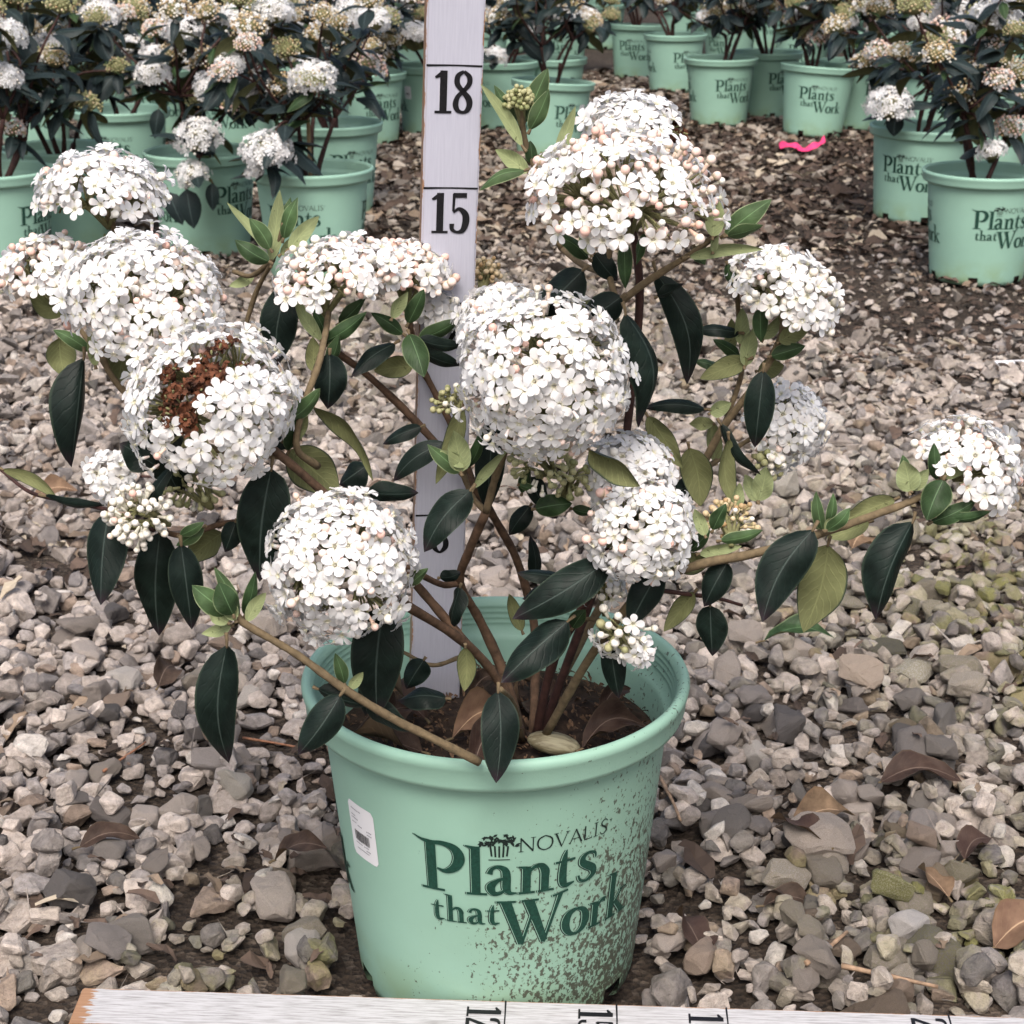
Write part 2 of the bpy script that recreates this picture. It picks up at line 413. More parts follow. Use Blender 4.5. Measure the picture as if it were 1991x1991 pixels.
def stone_proto(seed, flat=.62, npts=15, bev=True):
    r = np.random.default_rng(seed); bm = bmesh.new()
    for _ in range(npts):
        v = r.normal(size=3); v /= np.linalg.norm(v); v *= r.uniform(.82, 1.0)
        sq = np.maximum(np.abs(v)**.75, 1e-6)*np.sign(v)
        bm.verts.new((sq[0]*.5, sq[1]*.36*r.uniform(.85, 1.1), sq[2]*.5*flat))
    bmesh.ops.convex_hull(bm, input=bm.verts)
    for v in [v for v in bm.verts if not v.link_faces]: bm.verts.remove(v)
    bmesh.ops.dissolve_limit(bm, angle_limit=R(16), verts=bm.verts, edges=bm.edges)
    if bev: bmesh.ops.bevel(bm, geom=list(bm.edges), offset=.035, segments=1, affect='EDGES', profile=.6)
    bmesh.ops.triangulate(bm, faces=bm.faces); bm.verts.index_update()
    p = Proto([v.co[:] for v in bm.verts], [[v.index for v in f.verts] for f in bm.faces]); bm.free(); return p
LOWST = [stone_proto(700+i, flat=[.62, .5, .75, .42][i % 4], npts=10, bev=False) for i in range(10)]
STONES = [stone_proto(100+i, flat=[.62, .5, .75, .42][i % 4], npts=[13, 16, 18, 12][(i//4) % 4]) for i in range(28)]
def rough_proto(p, seed, amp):                      # finer copy of a stone with chipped, uneven faces
    r = np.random.default_rng(seed); bm = bmesh.new()
    vs = [bm.verts.new(v) for v in p.V]
    for t in p.T:
        try: bm.faces.new([vs[i] for i in t])
        except ValueError: pass
    big = [e for e in bm.edges if e.calc_length() > .16]
    bmesh.ops.subdivide_edges(bm, edges=big, cuts=1, use_grid_fill=False)
    bmesh.ops.triangulate(bm, faces=bm.faces); big = [e for e in bm.edges if e.calc_length() > .16]
    bmesh.ops.subdivide_edges(bm, edges=big, cuts=1, use_grid_fill=False); bmesh.ops.triangulate(bm, faces=bm.faces)
    ph = r.uniform(0, 6, 9); bm.normal_update()
    for v in bm.verts:
        c = v.co; k = math.sin(9*c.x+ph[0])*math.sin(11*c.y+ph[1])+.7*math.sin(17*c.z+7*c.x+ph[2])*math.sin(15*c.y-9*c.x+ph[3])+r.normal()*.45
        v.co = c+v.normal*k*amp
    bm.verts.index_update(); q = Proto([v.co[:] for v in bm.verts], [[v.index for v in f.verts] for f in bm.faces]); bm.free(); return q
ROUGH = [rough_proto(p, 50+i, .013) for i, p in enumerate(STONES)]
def moss_at(x, y):
    m = .55*math.exp(-((x-.62)**2/.10+(y-1.75)**2/.22)) + .5*math.exp(-((x-.40)**2/.05+(y-1.12)**2/.012)) + .4*math.exp(-((x+.17)**2/.02+(y-1.08)**2/.012)) + .25*math.exp(-((x-.05)**2/.5+(y-3.2)**2/.5))
    return min(1., m*1.5)
def stone_color(x, y, r):
    k = r.random()
    if k < .52: c = np.array((.44, .392, .360))*r.uniform(.62, 1.22)
    elif k < .76: c = np.array((.31, .285, .275))*r.uniform(.55, 1.15)
    elif k < .84: c = np.array((.33, .262, .215))*r.uniform(.55, 1.1)
    elif k < .94: c = np.array((.17, .16, .16))*r.uniform(.6, 1.2)
    else: c = np.array((.52, .49, .46))*r.uniform(.9, 1.1)
    mo = moss_at(x, y); c = c*(1-.18*mo)
    return (*c, min(1, mo*r.uniform(.1, 1.3)))
def dirt_at(x, y):                                 # 0 stony .. 1 bare dark earth with chips
    d = 0.0
    d += 1.0*math.exp(-((x-.74-.10*(y-3))**2/.20+(y-3.5)**2/.50))       # the worn track on the right
    d += .75*math.exp(-((x-.75)**2/.03+(y-1.95)**2/.08))
    d += .6*math.exp(-((x+.22)**2/.010+(y-1.13)**2/.010))
    d += .8*math.exp(-((x+.55)**2/.03+(y-1.93)**2/.02))
    return min(1, d + .9*float(sstep(3.0, 4.1, y)))
def lay_stones():
    r = np.random.default_rng(11); cell = .004; x0, y0 = -1.5, .70; W, H = int(3.0/cell), int(3.6/cell)
    hm = np.zeros((H, W)); N = 40000; rest, near = Merge(), []
    for it in range(N):
        y = math.sqrt(r.uniform(.80**2, 4.1**2)); hw = .302*y*1.2+.13; x = r.uniform(-hw, hw)
        dens = 1-.93*dirt_at(x, y)
        if r.random() > dens: continue
        L = float(np.clip(r.lognormal(math.log(.0228), .36), .012, .056)) if it > N*.20 else float(r.uniform(.009, .020))
        if r.random() < .006: L = r.uniform(.05, .066)
        rad = L*.40
        dpot = math.hypot(x-POT_X, y-POT_Y)
        if dpot < POT_R+rad*.75: continue
        pk = int(r.integers(len(STONES))); spin = r.uniform(0, 2*math.pi); flat = [.62, .5, .75, .42][pk % 4]
        ci, cj = int((x-x0)/cell), int((y-y0)/cell); k = max(1, int(rad*.8/cell))
        if ci-k < 0 or cj-k < 0 or ci+k >= W or cj+k >= H: continue
        win = hm[cj-k:cj+k+1, ci-k:ci+k+1]; base = float(np.percentile(win, 55))
        if base > .030: continue
        if BOARD_Y0-.02 < y < BOARD_Y1+.012 and x > -.28 and base+L*flat*.85 > .019: continue
        gx = (float(win[:, -1].mean())-float(win[:, 0].mean()))/(2*k*cell); gy = (float(win[-1].mean())-float(win[0].mean()))/(2*k*cell)
        nrm = Vector((-gx*.7+r.normal()*.22, -gy*.7+r.normal()*.22, 1)).normalized()
        hz = base + L*flat*.26
        M = Matrix.Translation((x, y, gz(x, y)+hz)) @ nrm.to_track_quat('Z', 'X').to_matrix().to_4x4() @ Matrix.Rotation(spin, 4, 'Z') @ Matrix.Diagonal((L*1.06, L*1.06, L*1.0, 1))
        a = np.arange(-k, k+1)*cell; dd = np.clip(1-(a[:, None]**2+a[None]**2)/(rad*rad*.95), 0, 1)
        top = np.where(dd > 0, hz+L*flat*.36*np.sqrt(dd), 0); np.maximum(win, top, out=win)
        near.append((y, L, pk, M, stone_color(x, y, r), hz, x))
    # the largest-looking stones in view are pieces of their own, the others one mass
    def score(s):
        y, L, pk, M, c, hz, x = s
        vis = abs(x) < .302*y*1.02 and y > 1.0 and not (abs(x-POT_X) < .13 and .96 < y < 1.32) and hz > .006
        return (L/math.hypot(y, CAM_H)) if vis else -1
    order = sorted(range(len(near)), key=lambda i: -score(near[i])); pick = set(order[:292])
    cache = {}
    for i, (y, L, pk, M, c, hz, x) in enumerate(near):
        if i in pick:
            key = (pk, int(c[0]*9), int(c[3]*2.99), int((c[0]-c[2])*12))
            if key not in cache:
                m = Merge(); m.add(ROUGH[pk], col=c); cache[key] = m.build('stone', [M_STONE], False, True, False)
            o = bpy.data.objects.new('stone', cache[key]); link(o, ground); o.matrix_basis = M
        else: rest.add(ROUGH[pk] if (y < 1.45 and L > .017) else STONES[pk] if y < 2.6 else LOWST[pk % 10], M, col=c)
    g = obj('gravel', rest.build('gravel', [M_STONE], False, True, False)); g['kind'] = 'stuff'
    tag(g, 'angular beige and grey limestone gravel covering the ground', 'gravel')
    return hm, x0, y0, cell
HM = lay_stones()
def big_stone(u, v, L, k, spin, c):
    q = Pz(u, v, .03); x, y = q.x, q.y; hm, x0, y0, cl = HM; i, j = int((x-x0)/cl), int((y-y0)/cl)
    z = float(np.percentile(hm[j-4:j+5, i-4:i+5], 50))+gz(x, y)+L*.20
    m = Merge(); m.add(ROUGH[k], col=c); o = bpy.data.objects.new('stone', m.build('stone', [M_STONE], False, True, False)); link(o, ground)
    o.matrix_basis = Matrix.Translation((x, y, z)) @ Matrix.Rotation(.15, 4, 'X') @ Matrix.Rotation(spin, 4, 'Z') @ Matrix.Diagonal((L, L, L, 1))
for a_ in ((1622, 1262, .060, 0, -.5, (.42, .35, .29, .0)), (1545, 1588, .068, 9, -.1, (.42, .37, .33, .0)), (238, 1725, .052, 2, .2, (.25, .23, .22, .1)), (1715, 1730, .040, 4, .5, (.55, .53, .52, .0)), (330, 1490, .046, 12, .9, (.44, .39, .35, .0)), (1690, 1660, .05, 17, -.3, (.36, .35, .24, .9)), (1330, 1760, .042, 6, 1.0, (.36, .29, .24, .0))): big_stone(*a_)
def top_at(x, y):                                  # surface height over the stones
    hm, x0, y0, c = HM; i, j = int((x-x0)/c), int((y-y0)/c)
    h = hm[j, i] if 0 <= j < hm.shape[0] and 0 <= i < hm.shape[1] else .0
    return gz(x, y)+float(h)

def chip_proto(seed):                              # curled flake of bark or leaf
    r = np.random.default_rng(seed); n = 4; V, T = [], []
    for i in range(n+1):
        t = i/n; wd = .5*math.sin(math.pi*(.12+.76*t))*r.uniform(.45, .8)*.7
        z = .16*math.sin(math.pi*t)*r.uniform(-.2, 1.0)
        V += [(t-.5, -wd+r.normal()*.03, z+r.uniform(0, .12)), (t-.5, r.normal()*.03, z), (t-.5, wd+r.normal()*.03, z+r.uniform(0, .14))]
    for i in range(n):
        a = i*3; T += [(a, a+3, a+1), (a+1, a+3, a+4), (a+1, a+4, a+2), (a+2, a+4, a+5)]
    return Proto(V, T)
CHIPS = [chip_proto(i) for i in range(14)]
SMALLST = [stone_proto(300+i, flat=.5, npts=9, bev=False) for i in range(10)]
def lay_chips():
    r = np.random.default_rng(5); m = Merge()
    for it in range(52000):
        y = math.sqrt(r.uniform(.85**2, 8.3**2)); hw = .302*y*1.15+.12; x = r.uniform(-hw, hw)
        d = dirt_at(x, y)
        if y < 4 and r.random() > .10+.90*d: continue
        if math.hypot(x-POT_X, y-POT_Y) < .13: continue
        if BOARD_Y0-.03 < y < BOARD_Y1+.02 and x > -.30: continue
        L = float(np.clip(r.lognormal(math.log(.022 if y < 4 else .030), .45), .008, .075)); k = r.random()
        if y < 4: L *= .8
        k0 = r.random(); track = math.exp(-((x-.75-.12*(y-3))**2/.16)) * (1 if 2.6 < y < 6.5 else 0)
        if k0 < .34 - .24*track and y > 2.2:
            p = SMALLST[int(r.integers(10))]; c = np.array((.33, .285, .24))*r.uniform(.55, 1.25); sz = .25
        else:
            p = CHIPS[int(r.integers(14))]; sz = 1
            q = r.random()
            c = np.array((.075, .052, .040))*r.uniform(.5, 1.7) if q < .62+.22*track else np.array((.24, .18, .13))*r.uniform(.6, 1.2) if q < .9 else np.array((.40, .34, .26))*r.uniform(.8, 1.2)
            if track > .5 and r.random() < .5: L *= .55
        nrm = Vector((r.normal()*.33, r.normal()*.33, 1)).normalized()
        zz = top_at(x, y) if y < 4.2 else gz(x, y)
        M = Matrix.Translation((x, y, zz+r.uniform(0, .006)+L*.07)) @ nrm.to_track_quat('Z', 'X').to_matrix().to_4x4() @ Matrix.Rotation(r.uniform(0, 6.28), 4, 'Z') @ Matrix.Diagonal((L, L, L, 1))
        m.add(p, M, col=(*c, 1))
    g = obj('leaf_litter', m.build('leaf_litter', [M_LITTER], False, True, False)); g['kind'] = 'stuff'
    tag(g, 'brown bark chips, dead leaf flakes and small stones strewn over dark earth', 'leaf litter')
lay_chips()
# ------------------------------------------------------------------ drawn lettering: strokes of (x, y, thickness), cap height 1
def _ser(x0, x1, y=.02, t=.045): return [(x0, y, t), (x1, y, t)]
G = {
 'P': (.80, [[(.2, 0, .17), (.2, 1, .17)], _ser(.0, .42), [(-.10, 1.05, .02), (.04, .99, .05), (.2, .955, .10)], [(.2, .95, .07), (.42, .975, .09), (.62, .90, .15), (.70, .72, .19), (.63, .53, .16), (.46, .42, .09), (.30, .46, .03)]]),
 'l': (.33, [[(.17, 0, .15), (.17, .98, .15)], _ser(.0, .36), [(.0, .99, .02), (.16, .94, .09)]]),
 'a': (.56, [[(.07, .43, .10), (.11, .53, .07), (.22, .575, .075), (.33, .51, .12), (.36, .37, .14), (.36, .14, .14), (.42, .035, .08), (.53, .03, .03)], [(.35, .35, .05), (.2, .29, .08), (.09, .17, .15), (.14, .035, .10), (.25, .04, .07), (.34, .11, .04)]]),
 'n': (.64, [[(.14, 0, .14), (.14, .55, .14)], [(-.01, .56, .02), (.14, .52, .08)], _ser(.0, .29), [(.16, .41, .04), (.27, .53, .07), (.39, .54, .11), (.46, .43, .15), (.465, .3, .14), (.465, 0, .14)], _ser(.34, .63)]),
 't': (.42, [[(.20, .76, .02), (.17, .62, .09), (.15, .4, .13), (.155, .14, .14), (.22, .035, .10), (.38, .07, .03)], [(.0, .53, .04), (.37, .545, .05)]]),
 's': (.44, [[(.37, .43, .03), (.35, .53, .05), (.22, .575, .06), (.11, .51, .10), (.11, .40, .13), (.22, .31, .15), (.33, .22, .14), (.34, .10, .11), (.2, .012, .06), (.08, .05, .05), (.03, .16, .04)]]),
 'h': (.64, [[(.14, 0, .14), (.14, 1.02, .14)], [(-.01, 1.04, .02), (.14, .99, .08)], _ser(.0, .29), [(.16, .41, .04), (.27, .53, .07), (.39, .54, .11), (.46, .43, .15), (.465, .3, .14), (.465, 0, .14)], _ser(.34, .63)]),
 'W': (1.20, [[(.10, .98, .19), (.40, .02, .13)], [(.40, -.01, .05), (.62, .80, .05)], [(.52, .98, .19), (.84, .02, .13)], [(.83, -.01, .05), (1.0, .6, .06), (1.12, 1.03, .09)], _ser(-.07, .28, .98), _ser(.38, .70, .98), [(.96, 1.0, .04), (1.26, 1.07, .05)]]),
 'o': (.58, [[(.28, .575, .06), (.12, .49, .14), (.06, .28, .17), (.13, .08, .12), (.28, .0, .06), (.44, .09, .13), (.50, .30, .17), (.43, .50, .11), (.28, .575, .06)]]),
 'r': (.42, [[(.14, 0, .14), (.14, .55, .14)], [(-.01, .56, .02), (.14, .52, .08)], _ser(.0, .30), [(.17, .40, .04), (.27, .54, .07), (.38, .53, .12)]]),
 'k': (.60, [[(.14, 0, .14), (.14, 1.02, .14)], [(-.01, 1.04, .02), (.14, .99, .08)], _ser(.0, .29), [(.17, .25, .05), (.44, .54, .05)], [(.36, .55, .035), (.58, .55, .035)], [(.25, .34, .09), (.50, .02, .13)], _ser(.40, .64)]),
 'N': (.95, [[(.12, 0, .07), (.12, .98, .07)], [(.10, .98, .10), (.78, .02, .10)], [(.78, 0, .06), (.78, 1, .06)], _ser(0, .26, .02, .04), _ser(.66, .92, .98, .04)]),
 'O': (1.0, [[(.47, 1.0, .07), (.16, .82, .09), (.06, .5, .10), (.16, .16, .09), (.47, 0, .07), (.78, .16, .09), (.88, .5, .10), (.78, .82, .09), (.47, 1, .07)]]),
 'V': (.82, [[(.04, 1, .11), (.40, 0, .08)], [(.40, 0, .05), (.74, 1, .06)], _ser(-.06, .2, .98, .04), _ser(.62, .86, .98, .04)]),
 'A': (.82, [[(.04, 0, .06), (.40, 1, .06)], [(.38, 1, .09), (.76, 0, .11)], [(.18, .34, .05), (.60, .34, .05)]]),
 'L': (.66, [[(.12, 0, .09), (.12, 1, .09)], [(.1, .03, .06), (.56, .03, .06)], [(.56, .0, .05), (.58, .16, .04)]]),
 'I': (.40, [[(.16, 0, .09), (.16, 1, .09)], _ser(.02, .30, .02, .04), _ser(.02, .30, .98, .04)]),
 'S': (.62, [[(.50, .84, .05), (.42, .97, .06), (.26, 1, .07), (.10, .82, .09), (.16, .62, .10), (.40, .42, .11), (.48, .22, .10), (.30, .01, .07), (.12, .04, .06), (.04, .2, .05)]]),
 # the painted figures of the measuring boards: tall, heavy
 '1': (.40, [[(.20, 0, .17), (.20, 1, .17)], [(.0, .84, .05), (.08, .88, .09), (.20, .97, .10)], [(.0, .03, .06), (.40, .03, .06)]]),
 '2': (.48, [[(.06, .70, .11), (.08, .88, .13), (.22, .97, .07), (.37, .86, .14), (.37, .66, .15), (.22, .40, .12), (.06, .08, .10)], [(.02, .05, .11), (.42, .05, .11)], [(.42, .03, .06), (.44, .20, .05)]]),
 '5': (.48, [[(.09, .98, .07), (.08, .55, .06)], [(.07, .945, .12), (.40, .945, .12)], [(.08, .52, .05), (.22, .61, .09), (.37, .48, .16), (.39, .28, .17), (.32, .08, .13), (.18, .03, .07), (.06, .10, .10), (.05, .24, .12)]]),
 '6': (.48, [[(.40, .76, .12), (.36, .92, .10), (.24, .97, .06), (.11, .84, .13), (.06, .5, .16), (.08, .18, .14), (.22, .03, .07), (.36, .16, .14), (.38, .32, .15), (.32, .50, .10), (.22, .55, .06), (.12, .48, .05)]]),
 '8': (.48, [[(.23, .99, .07), (.09, .88, .12), (.08, .70, .13), (.20, .54, .11), (.35, .36, .15), (.38, .20, .14), (.32, .07, .11), (.22, .03, .07), (.10, .08, .11), (.05, .22, .14), (.10, .40, .11), (.24, .54, .10), (.36, .70, .12), (.36, .86, .12), (.23, .99, .07)]]),
 '9': (.48, [[(.06, .24, .12), (.10, .08, .10), (.22, .03, .06), (.35, .16, .13), (.40, .5, .16), (.38, .82, .14), (.24, .97, .07), (.10, .84, .14), (.08, .68, .15), (.14, .50, .10), (.24, .45, .06), (.34, .52, .05)]]),
}
def strokes(text, size, x=0.0, y=0.0, sx=1.0, track=.02):
    out = []
    for ch in text:
        adv, st = G[ch]
        for s in st: out.append([(x+a*size*sx, y+b*size, t*size*(.5+.5*sx)) for a, b, t in s])
        x += (adv+track)*size*sx
    return out, x
def stroke_proto(st, mp, off0=0.0, mi=0, step=6):  # mp(x, y, off) -> 3d
    ps = []
    for k, s in enumerate(st):
        q = catmull(s, 1 if len(s) == 2 else step) if len(s) > 2 else catmull(s, 4)
        t = np.gradient(q[:, :2], axis=0); t /= np.linalg.norm(t, axis=1)[:, None]+1e-12
        nn = np.stack([-t[:, 1], t[:, 0]], 1); V, T = [], []
        off = off0 + .00003*(k % 7)
        for i in range(len(q)):
            a = q[i, :2]+nn[i]*q[i, 2]/2; b = q[i, :2]-nn[i]*q[i, 2]/2
            V += [mp(a[0], a[1], off), mp(b[0], b[1], off)]
        for i in range(len(q)-1): T += [(2*i, 2*i+1, 2*i+2), (2*i+1, 2*i+3, 2*i+2)]
        ps.append(Proto(V, T, mi))
    return Proto.join(ps)

# ------------------------------------------------------------------ nursery pot
PROF = [(.094, .0), (.1005, .004), (.1025, .012)]
def wall_r(z): return .1025+(z-.012)/(.212-.012)*(.1225-.1025)
WALL = PROF + [(wall_r(z), z) for z in (.02, .05, .09, .13, .17, .20, .2125)]
RIM = [(.1225, .2125), (.1290, .2140), (.1330, .2165), (.1342, .2200), (.1345, .2290), (.1362, .2320), (.1368, .2355), (.1355, .2385), (.1325, .2395), (.1300, .2380)]
for i in range(5):                                  # the grooves inside the lip
    z = .2355-.0042*i; RIM += [(.1288-.0008*i, z), (.1276-.0008*i, z-.0014), (.1276-.0008*i, z-.0030)]
INNER = [RIM[-1], (.1205, .2120), (.1185, .2080), (.1150, .165), (.110, .12)]
def lathe(prof, seg=96, mi=0, skip=None):
    V, T, n = [], [], len(prof)
    for k in range(seg):
        th = 2*math.pi*k/seg
        for r_, z_ in prof: V.append((r_*math.sin(th), -r_*math.cos(th), z_))
    for k in range(seg):
        for i in range(n-1):
            if skip and skip(k, i): continue
            a, b = k*n+i, ((k+1) % seg)*n+i; T += [(a, b, a+1), (b, b+1, a+1)]
    return Proto(V, T, mi)
NOTCH = lambda k, i: i < 3 and (k+3) % 16 < 3       # drainage slots at the foot
wall_p = lathe(WALL, 96, 0, NOTCH); rim_p = lathe(RIM+INNER[1:], 96)
wall_me = one(wall_p, 'wall', [M_POT]); rim_me = one(rim_p, 'rim', [M_POT])
wall_med = one(wall_p, 'wall', [M_POTD]); rim_med = one(rim_p, 'rim', [M_POTD])
core_me = one(lathe([(.0, .003), (.0925, .003), (.0985, .012), (.110, .15), (.0, .15)], 40), 'root_ball', [M_SOIL])
def soil_mesh(seed, z=.186):
    r = np.random.default_rng(seed); V, T = [(0, 0, z+.006)], []; n, m = 9, 40
    for i in range(1, n+1):
        for k in range(m):
            rr = .1168*i/n; th = 2*math.pi*k/m
            V.append((rr*math.sin(th), -rr*math.cos(th), z+r.normal()*.0032*(i < n)+.006*(1-(i/n)**2)))
    for k in range(m):
        T.append((0, 1+k, 1+(k+1) % m))
        for i in range(n-1):
            a, b = 1+i*m+k, 1+i*m+(k+1) % m; T += [(a, a+m, b), (b, a+m, b+m)]
    return one(Proto(V, T), 'soil', [M_SOIL])
soil_me = soil_mesh(1)
def cone_map(th0=0.0):
    return lambda x, y, off: ((wall_r(y)+off)*math.sin(th0+x/.1135), -(wall_r(y)+off)*math.cos(th0+x/.1135), y)
def logo_mesh():
    ps = []; 
    L1, x1 = strokes('Plants', .0400, -.0700, .1290, .95, .005)
    L2, x2 = strokes('that', .0215, -.0640, .1045, 1.05, .02)
    L3, x3 = strokes('Work', .0370, x2-.0010, .0868, 1.0, .0)
    big = L1+L2+L3
    d = (-.0011, -.0003)
    sh = [[(a+d[0], b+d[1], t*1.04) for a, b, t in s] for s in big]
    gp = [[(a+d[0]*.45, b+d[1]*.45, t*.98) for a, b, t in s] for s in big]
    mp = cone_map()
    ps.append(stroke_proto(sh, mp, .00025, 1)); ps.append(stroke_proto(gp, mp, .00050, 2)); ps.append(stroke_proto(big, mp, .00075, 0))
    N, x4 = strokes('NOVALIS', .0112, -.0055, .1630, 1.06, .02); ps.append(stroke_proto(N, mp, .0004, 1))
    tm = [[(x4+.0006, .1720, .0006), (x4+.0026, .1720, .0006)], [(x4+.0016, .1720, .0006), (x4+.0016, .1702, .0006)]]
    ps.append(stroke_proto(tm, mp, .0004, 1))
    # the basket of leaves
    c0 = -.0178
    bx = [[(c0-.0048+i*.0024, .1600-.0006*math.cos(i-2), .0012), (c0-.0056+i*.0028, .1685, .0012)] for i in range(5)]
    bx += [[(c0-.0068, .1576, .0007), (c0+.0068, .1576, .0007)]]
    r = random.Random(4)
    for k in range(60):
        a = r.uniform(-.3, math.pi+.3); q = r.uniform(.2, 1)
        cx, cy = c0+.0125*q*math.cos(a), .1702+.0075*q*math.sin(a); b = r.uniform(0, 6.28); L = .0018
        bx.append([(cx-L*math.cos(b), cy-L*math.sin(b), .0002), (cx, cy, .0016), (cx+L*math.cos(b), cy+L*math.sin(b), .0002)])
    ps.append(stroke_proto(bx, mp, .0004, 1, 3))
    return one(Proto.join(ps), 'printed_logo', [M_INK, M_INK2, M_GAP], False)
logo_me = logo_mesh()
def sticker_mesh(w=.0290, h=.044, z=.1515):
    ps = []; mp = cone_map(); V, T = [], []; n = 10
    def half(x): 
        c = .0035; e = max(0, abs(x)-(w/2-c)); return h/2-(c-math.sqrt(max(0, c*c-e*e)))
    xs = np.linspace(-w/2, w/2, 15)
    for x in xs:
        hh = half(x); V += [mp(x, z-hh, .0004), mp(x, z+hh, .0004)]
    for i in range(len(xs)-1): T += [(2*i, 2*i+2, 2*i+1), (2*i+1, 2*i+2, 2*i+3)]
    ps.append(Proto(V, T, 0)); st = []; r = random.Random(2); x = -.0085
    while x < .0075:
        q = r.uniform(.0003, .0009); st.append([(x, z-.0085, q), (x, z-.0005, q)]); x += q+r.uniform(.0003, .0007)
    ps.append(stroke_proto(st, mp, .0007, 1)); st = []
    for (xa, xb, yy) in ((-.0105, .001, .0165), (-.0105, -.0055, .0115), (-.0105, -.003, .009), (-.0105, -.0065, .0055), (-.004, .001, .0045), (.006, .010, .004), (.006, .010, .0015), (-.0085, -.002, -.0105), (.001, .006, -.0105), (-.008, .006, -.0150), (.003, .0075, -.013)):
        x = xa
        while x < xb: st.append([(x, z+yy, .0008), (x+.0009, z+yy, .0008)]); x += .0013
    ps.append(stroke_proto(st, mp, .0007, 2))
    return one(Proto.join(ps), 'label_sticker', [M_PAPER, M_BLACK, M_GREY], False)
sticker_me = sticker_mesh()
def chips_mesh(seed, n=420, r0=.0, r1=.112, z=.190):
    r = np.random.default_rng(seed); m = Merge()
    for _ in range(n):
        a = r.uniform(0, 6.28); q = math.sqrt(r.uniform(r0*r0, r1*r1)); L = r.uniform(.003, .011)
        nrm = Vector((r.normal()*.4, r.normal()*.4, 1))
        M = frame((q*math.cos(a), q*math.sin(a), z+.005*(1-(q/.11)**2)+r.uniform(0, .005)), nrm, r.uniform(0, 6.28), (L, L*.5, L*.8))
        m.add(CHIPS[int(r.integers(14))], M)
    return m.build('bark_mulch', [M_BARKCHIP], False)
def make_pot(loc, logo, tilt=(0, 0), dirty=False, sticker=None, mulch=None, spin0=0):
    e = empty('plant_pot', loc); e.rotation_euler = (R(tilt[0]), R(tilt[1]), R(0))
    def part(name, me, rz=0):
        o = bpy.data.objects.new(name, me); link(o, e); o.rotation_euler = (0, 0, R(rz)); return o
    wl = part('wall', wall_med if dirty else wall_me, spin0); part('rim', rim_med if dirty else rim_me)
    part('root_ball', core_me); so = part('soil', soil_me, random.uniform(0, 360))
    if logo is not None:
        for k in range(3):
            a = logo+120*k
            aa = (a+180) % 360-180
            if abs(aa) < 125: part('printed_logo', logo_me, a)
    if sticker is not None: part('label_sticker', sticker_me, sticker)
    if mulch:
        o = bpy.data.objects.new('bark_mulch', mulch); link(o, so); o['kind'] = 'stuff'
    return e
pot = make_pot((POT_X, POT_Y, 0), 10.5, dirty=True, sticker=-51.0, mulch=chips_mesh(3, 900))
tag(pot, 'mint green nursery pot splashed with soil, standing behind the board on the gravel', 'plant pot')

# ------------------------------------------------------------------ measuring boards
def board(name, L, W, D, mat, figs, loc, basis, numrot, size, lines, numx):
    e = empty(name, loc); e.matrix_basis = Matrix.Translation(loc) @ basis.to_4x4()
    bm = bmesh.new(); bmesh.ops.create_cube(bm, size=1)
    for v in bm.verts: v.co = ((v.co.x+.5)*L, v.co.y*W, v.co.z*D-D/2)
    bmesh.ops.bevel(bm, geom=list(bm.edges), offset=.0012, segments=2, affect='EDGES')
    me = bpy.data.meshes.new('plank'); bm.to_mesh(me); bm.free(); me.materials.append(mat)
    o = bpy.data.objects.new('plank', me); link(o, e)
    for x, wd in lines:
        p = stroke_proto([[(x, -W/2+.0006, wd), (x+.0003, 0, wd*.8), (x, W/2-.0006, wd*1.1)]], lambda a, b, q: (a, b, .0003+q))
        o = bpy.data.objects.new('inch_line', one(p, 'inch_line', [M_BLACK], False)); link(o, e)
    for txt, x, y in figs:
        st, xe = strokes(txt, size, 0, 0, 1.0, .045)
        ca, sa = math.cos(numrot), math.sin(numrot)
        mp = lambda a, b, q: (x+a*ca-b*sa, y+a*sa+b*ca, .0004+q)
        o = bpy.data.objects.new('painted_number', one(stroke_proto(st, mp), 'painted_number', [M_BLACK], False)); link(o, e)
    return e
# upright ruler: local x runs up the board, y to the left seen from the front, z out of its face
IN = .0254; RW, RD = .0366, .017
base = P(820, 1318, 1.140); base.z = .186
top_c = P(857.5, 124, 1.098)                        # the middle of the 18 inch line
xax = (top_c-base).normalized(); zax = Vector((.14, -1, 0)); zax = (zax-xax*zax.dot(xax)).normalized(); yax = zax.cross(xax)
Bm = Matrix((xax, yax, zax)).transposed()
h18 = (top_c-base).length; inch = h18/18.0
figs = [(str(n), n*inch-.0030-.0268, .222*len(str(n))*.0268) for n in (6, 12, 15, 18)]
ruler = board('measuring_stick', 22.5*inch, RW, RD, M_RULER, figs, base, Bm, -math.pi/2, .0268, [(n*inch, .0013) for n in (6, 12, 15, 18)], 0)
tag(ruler, 'white painted measuring stick standing upright in the pot soil', 'ruler')
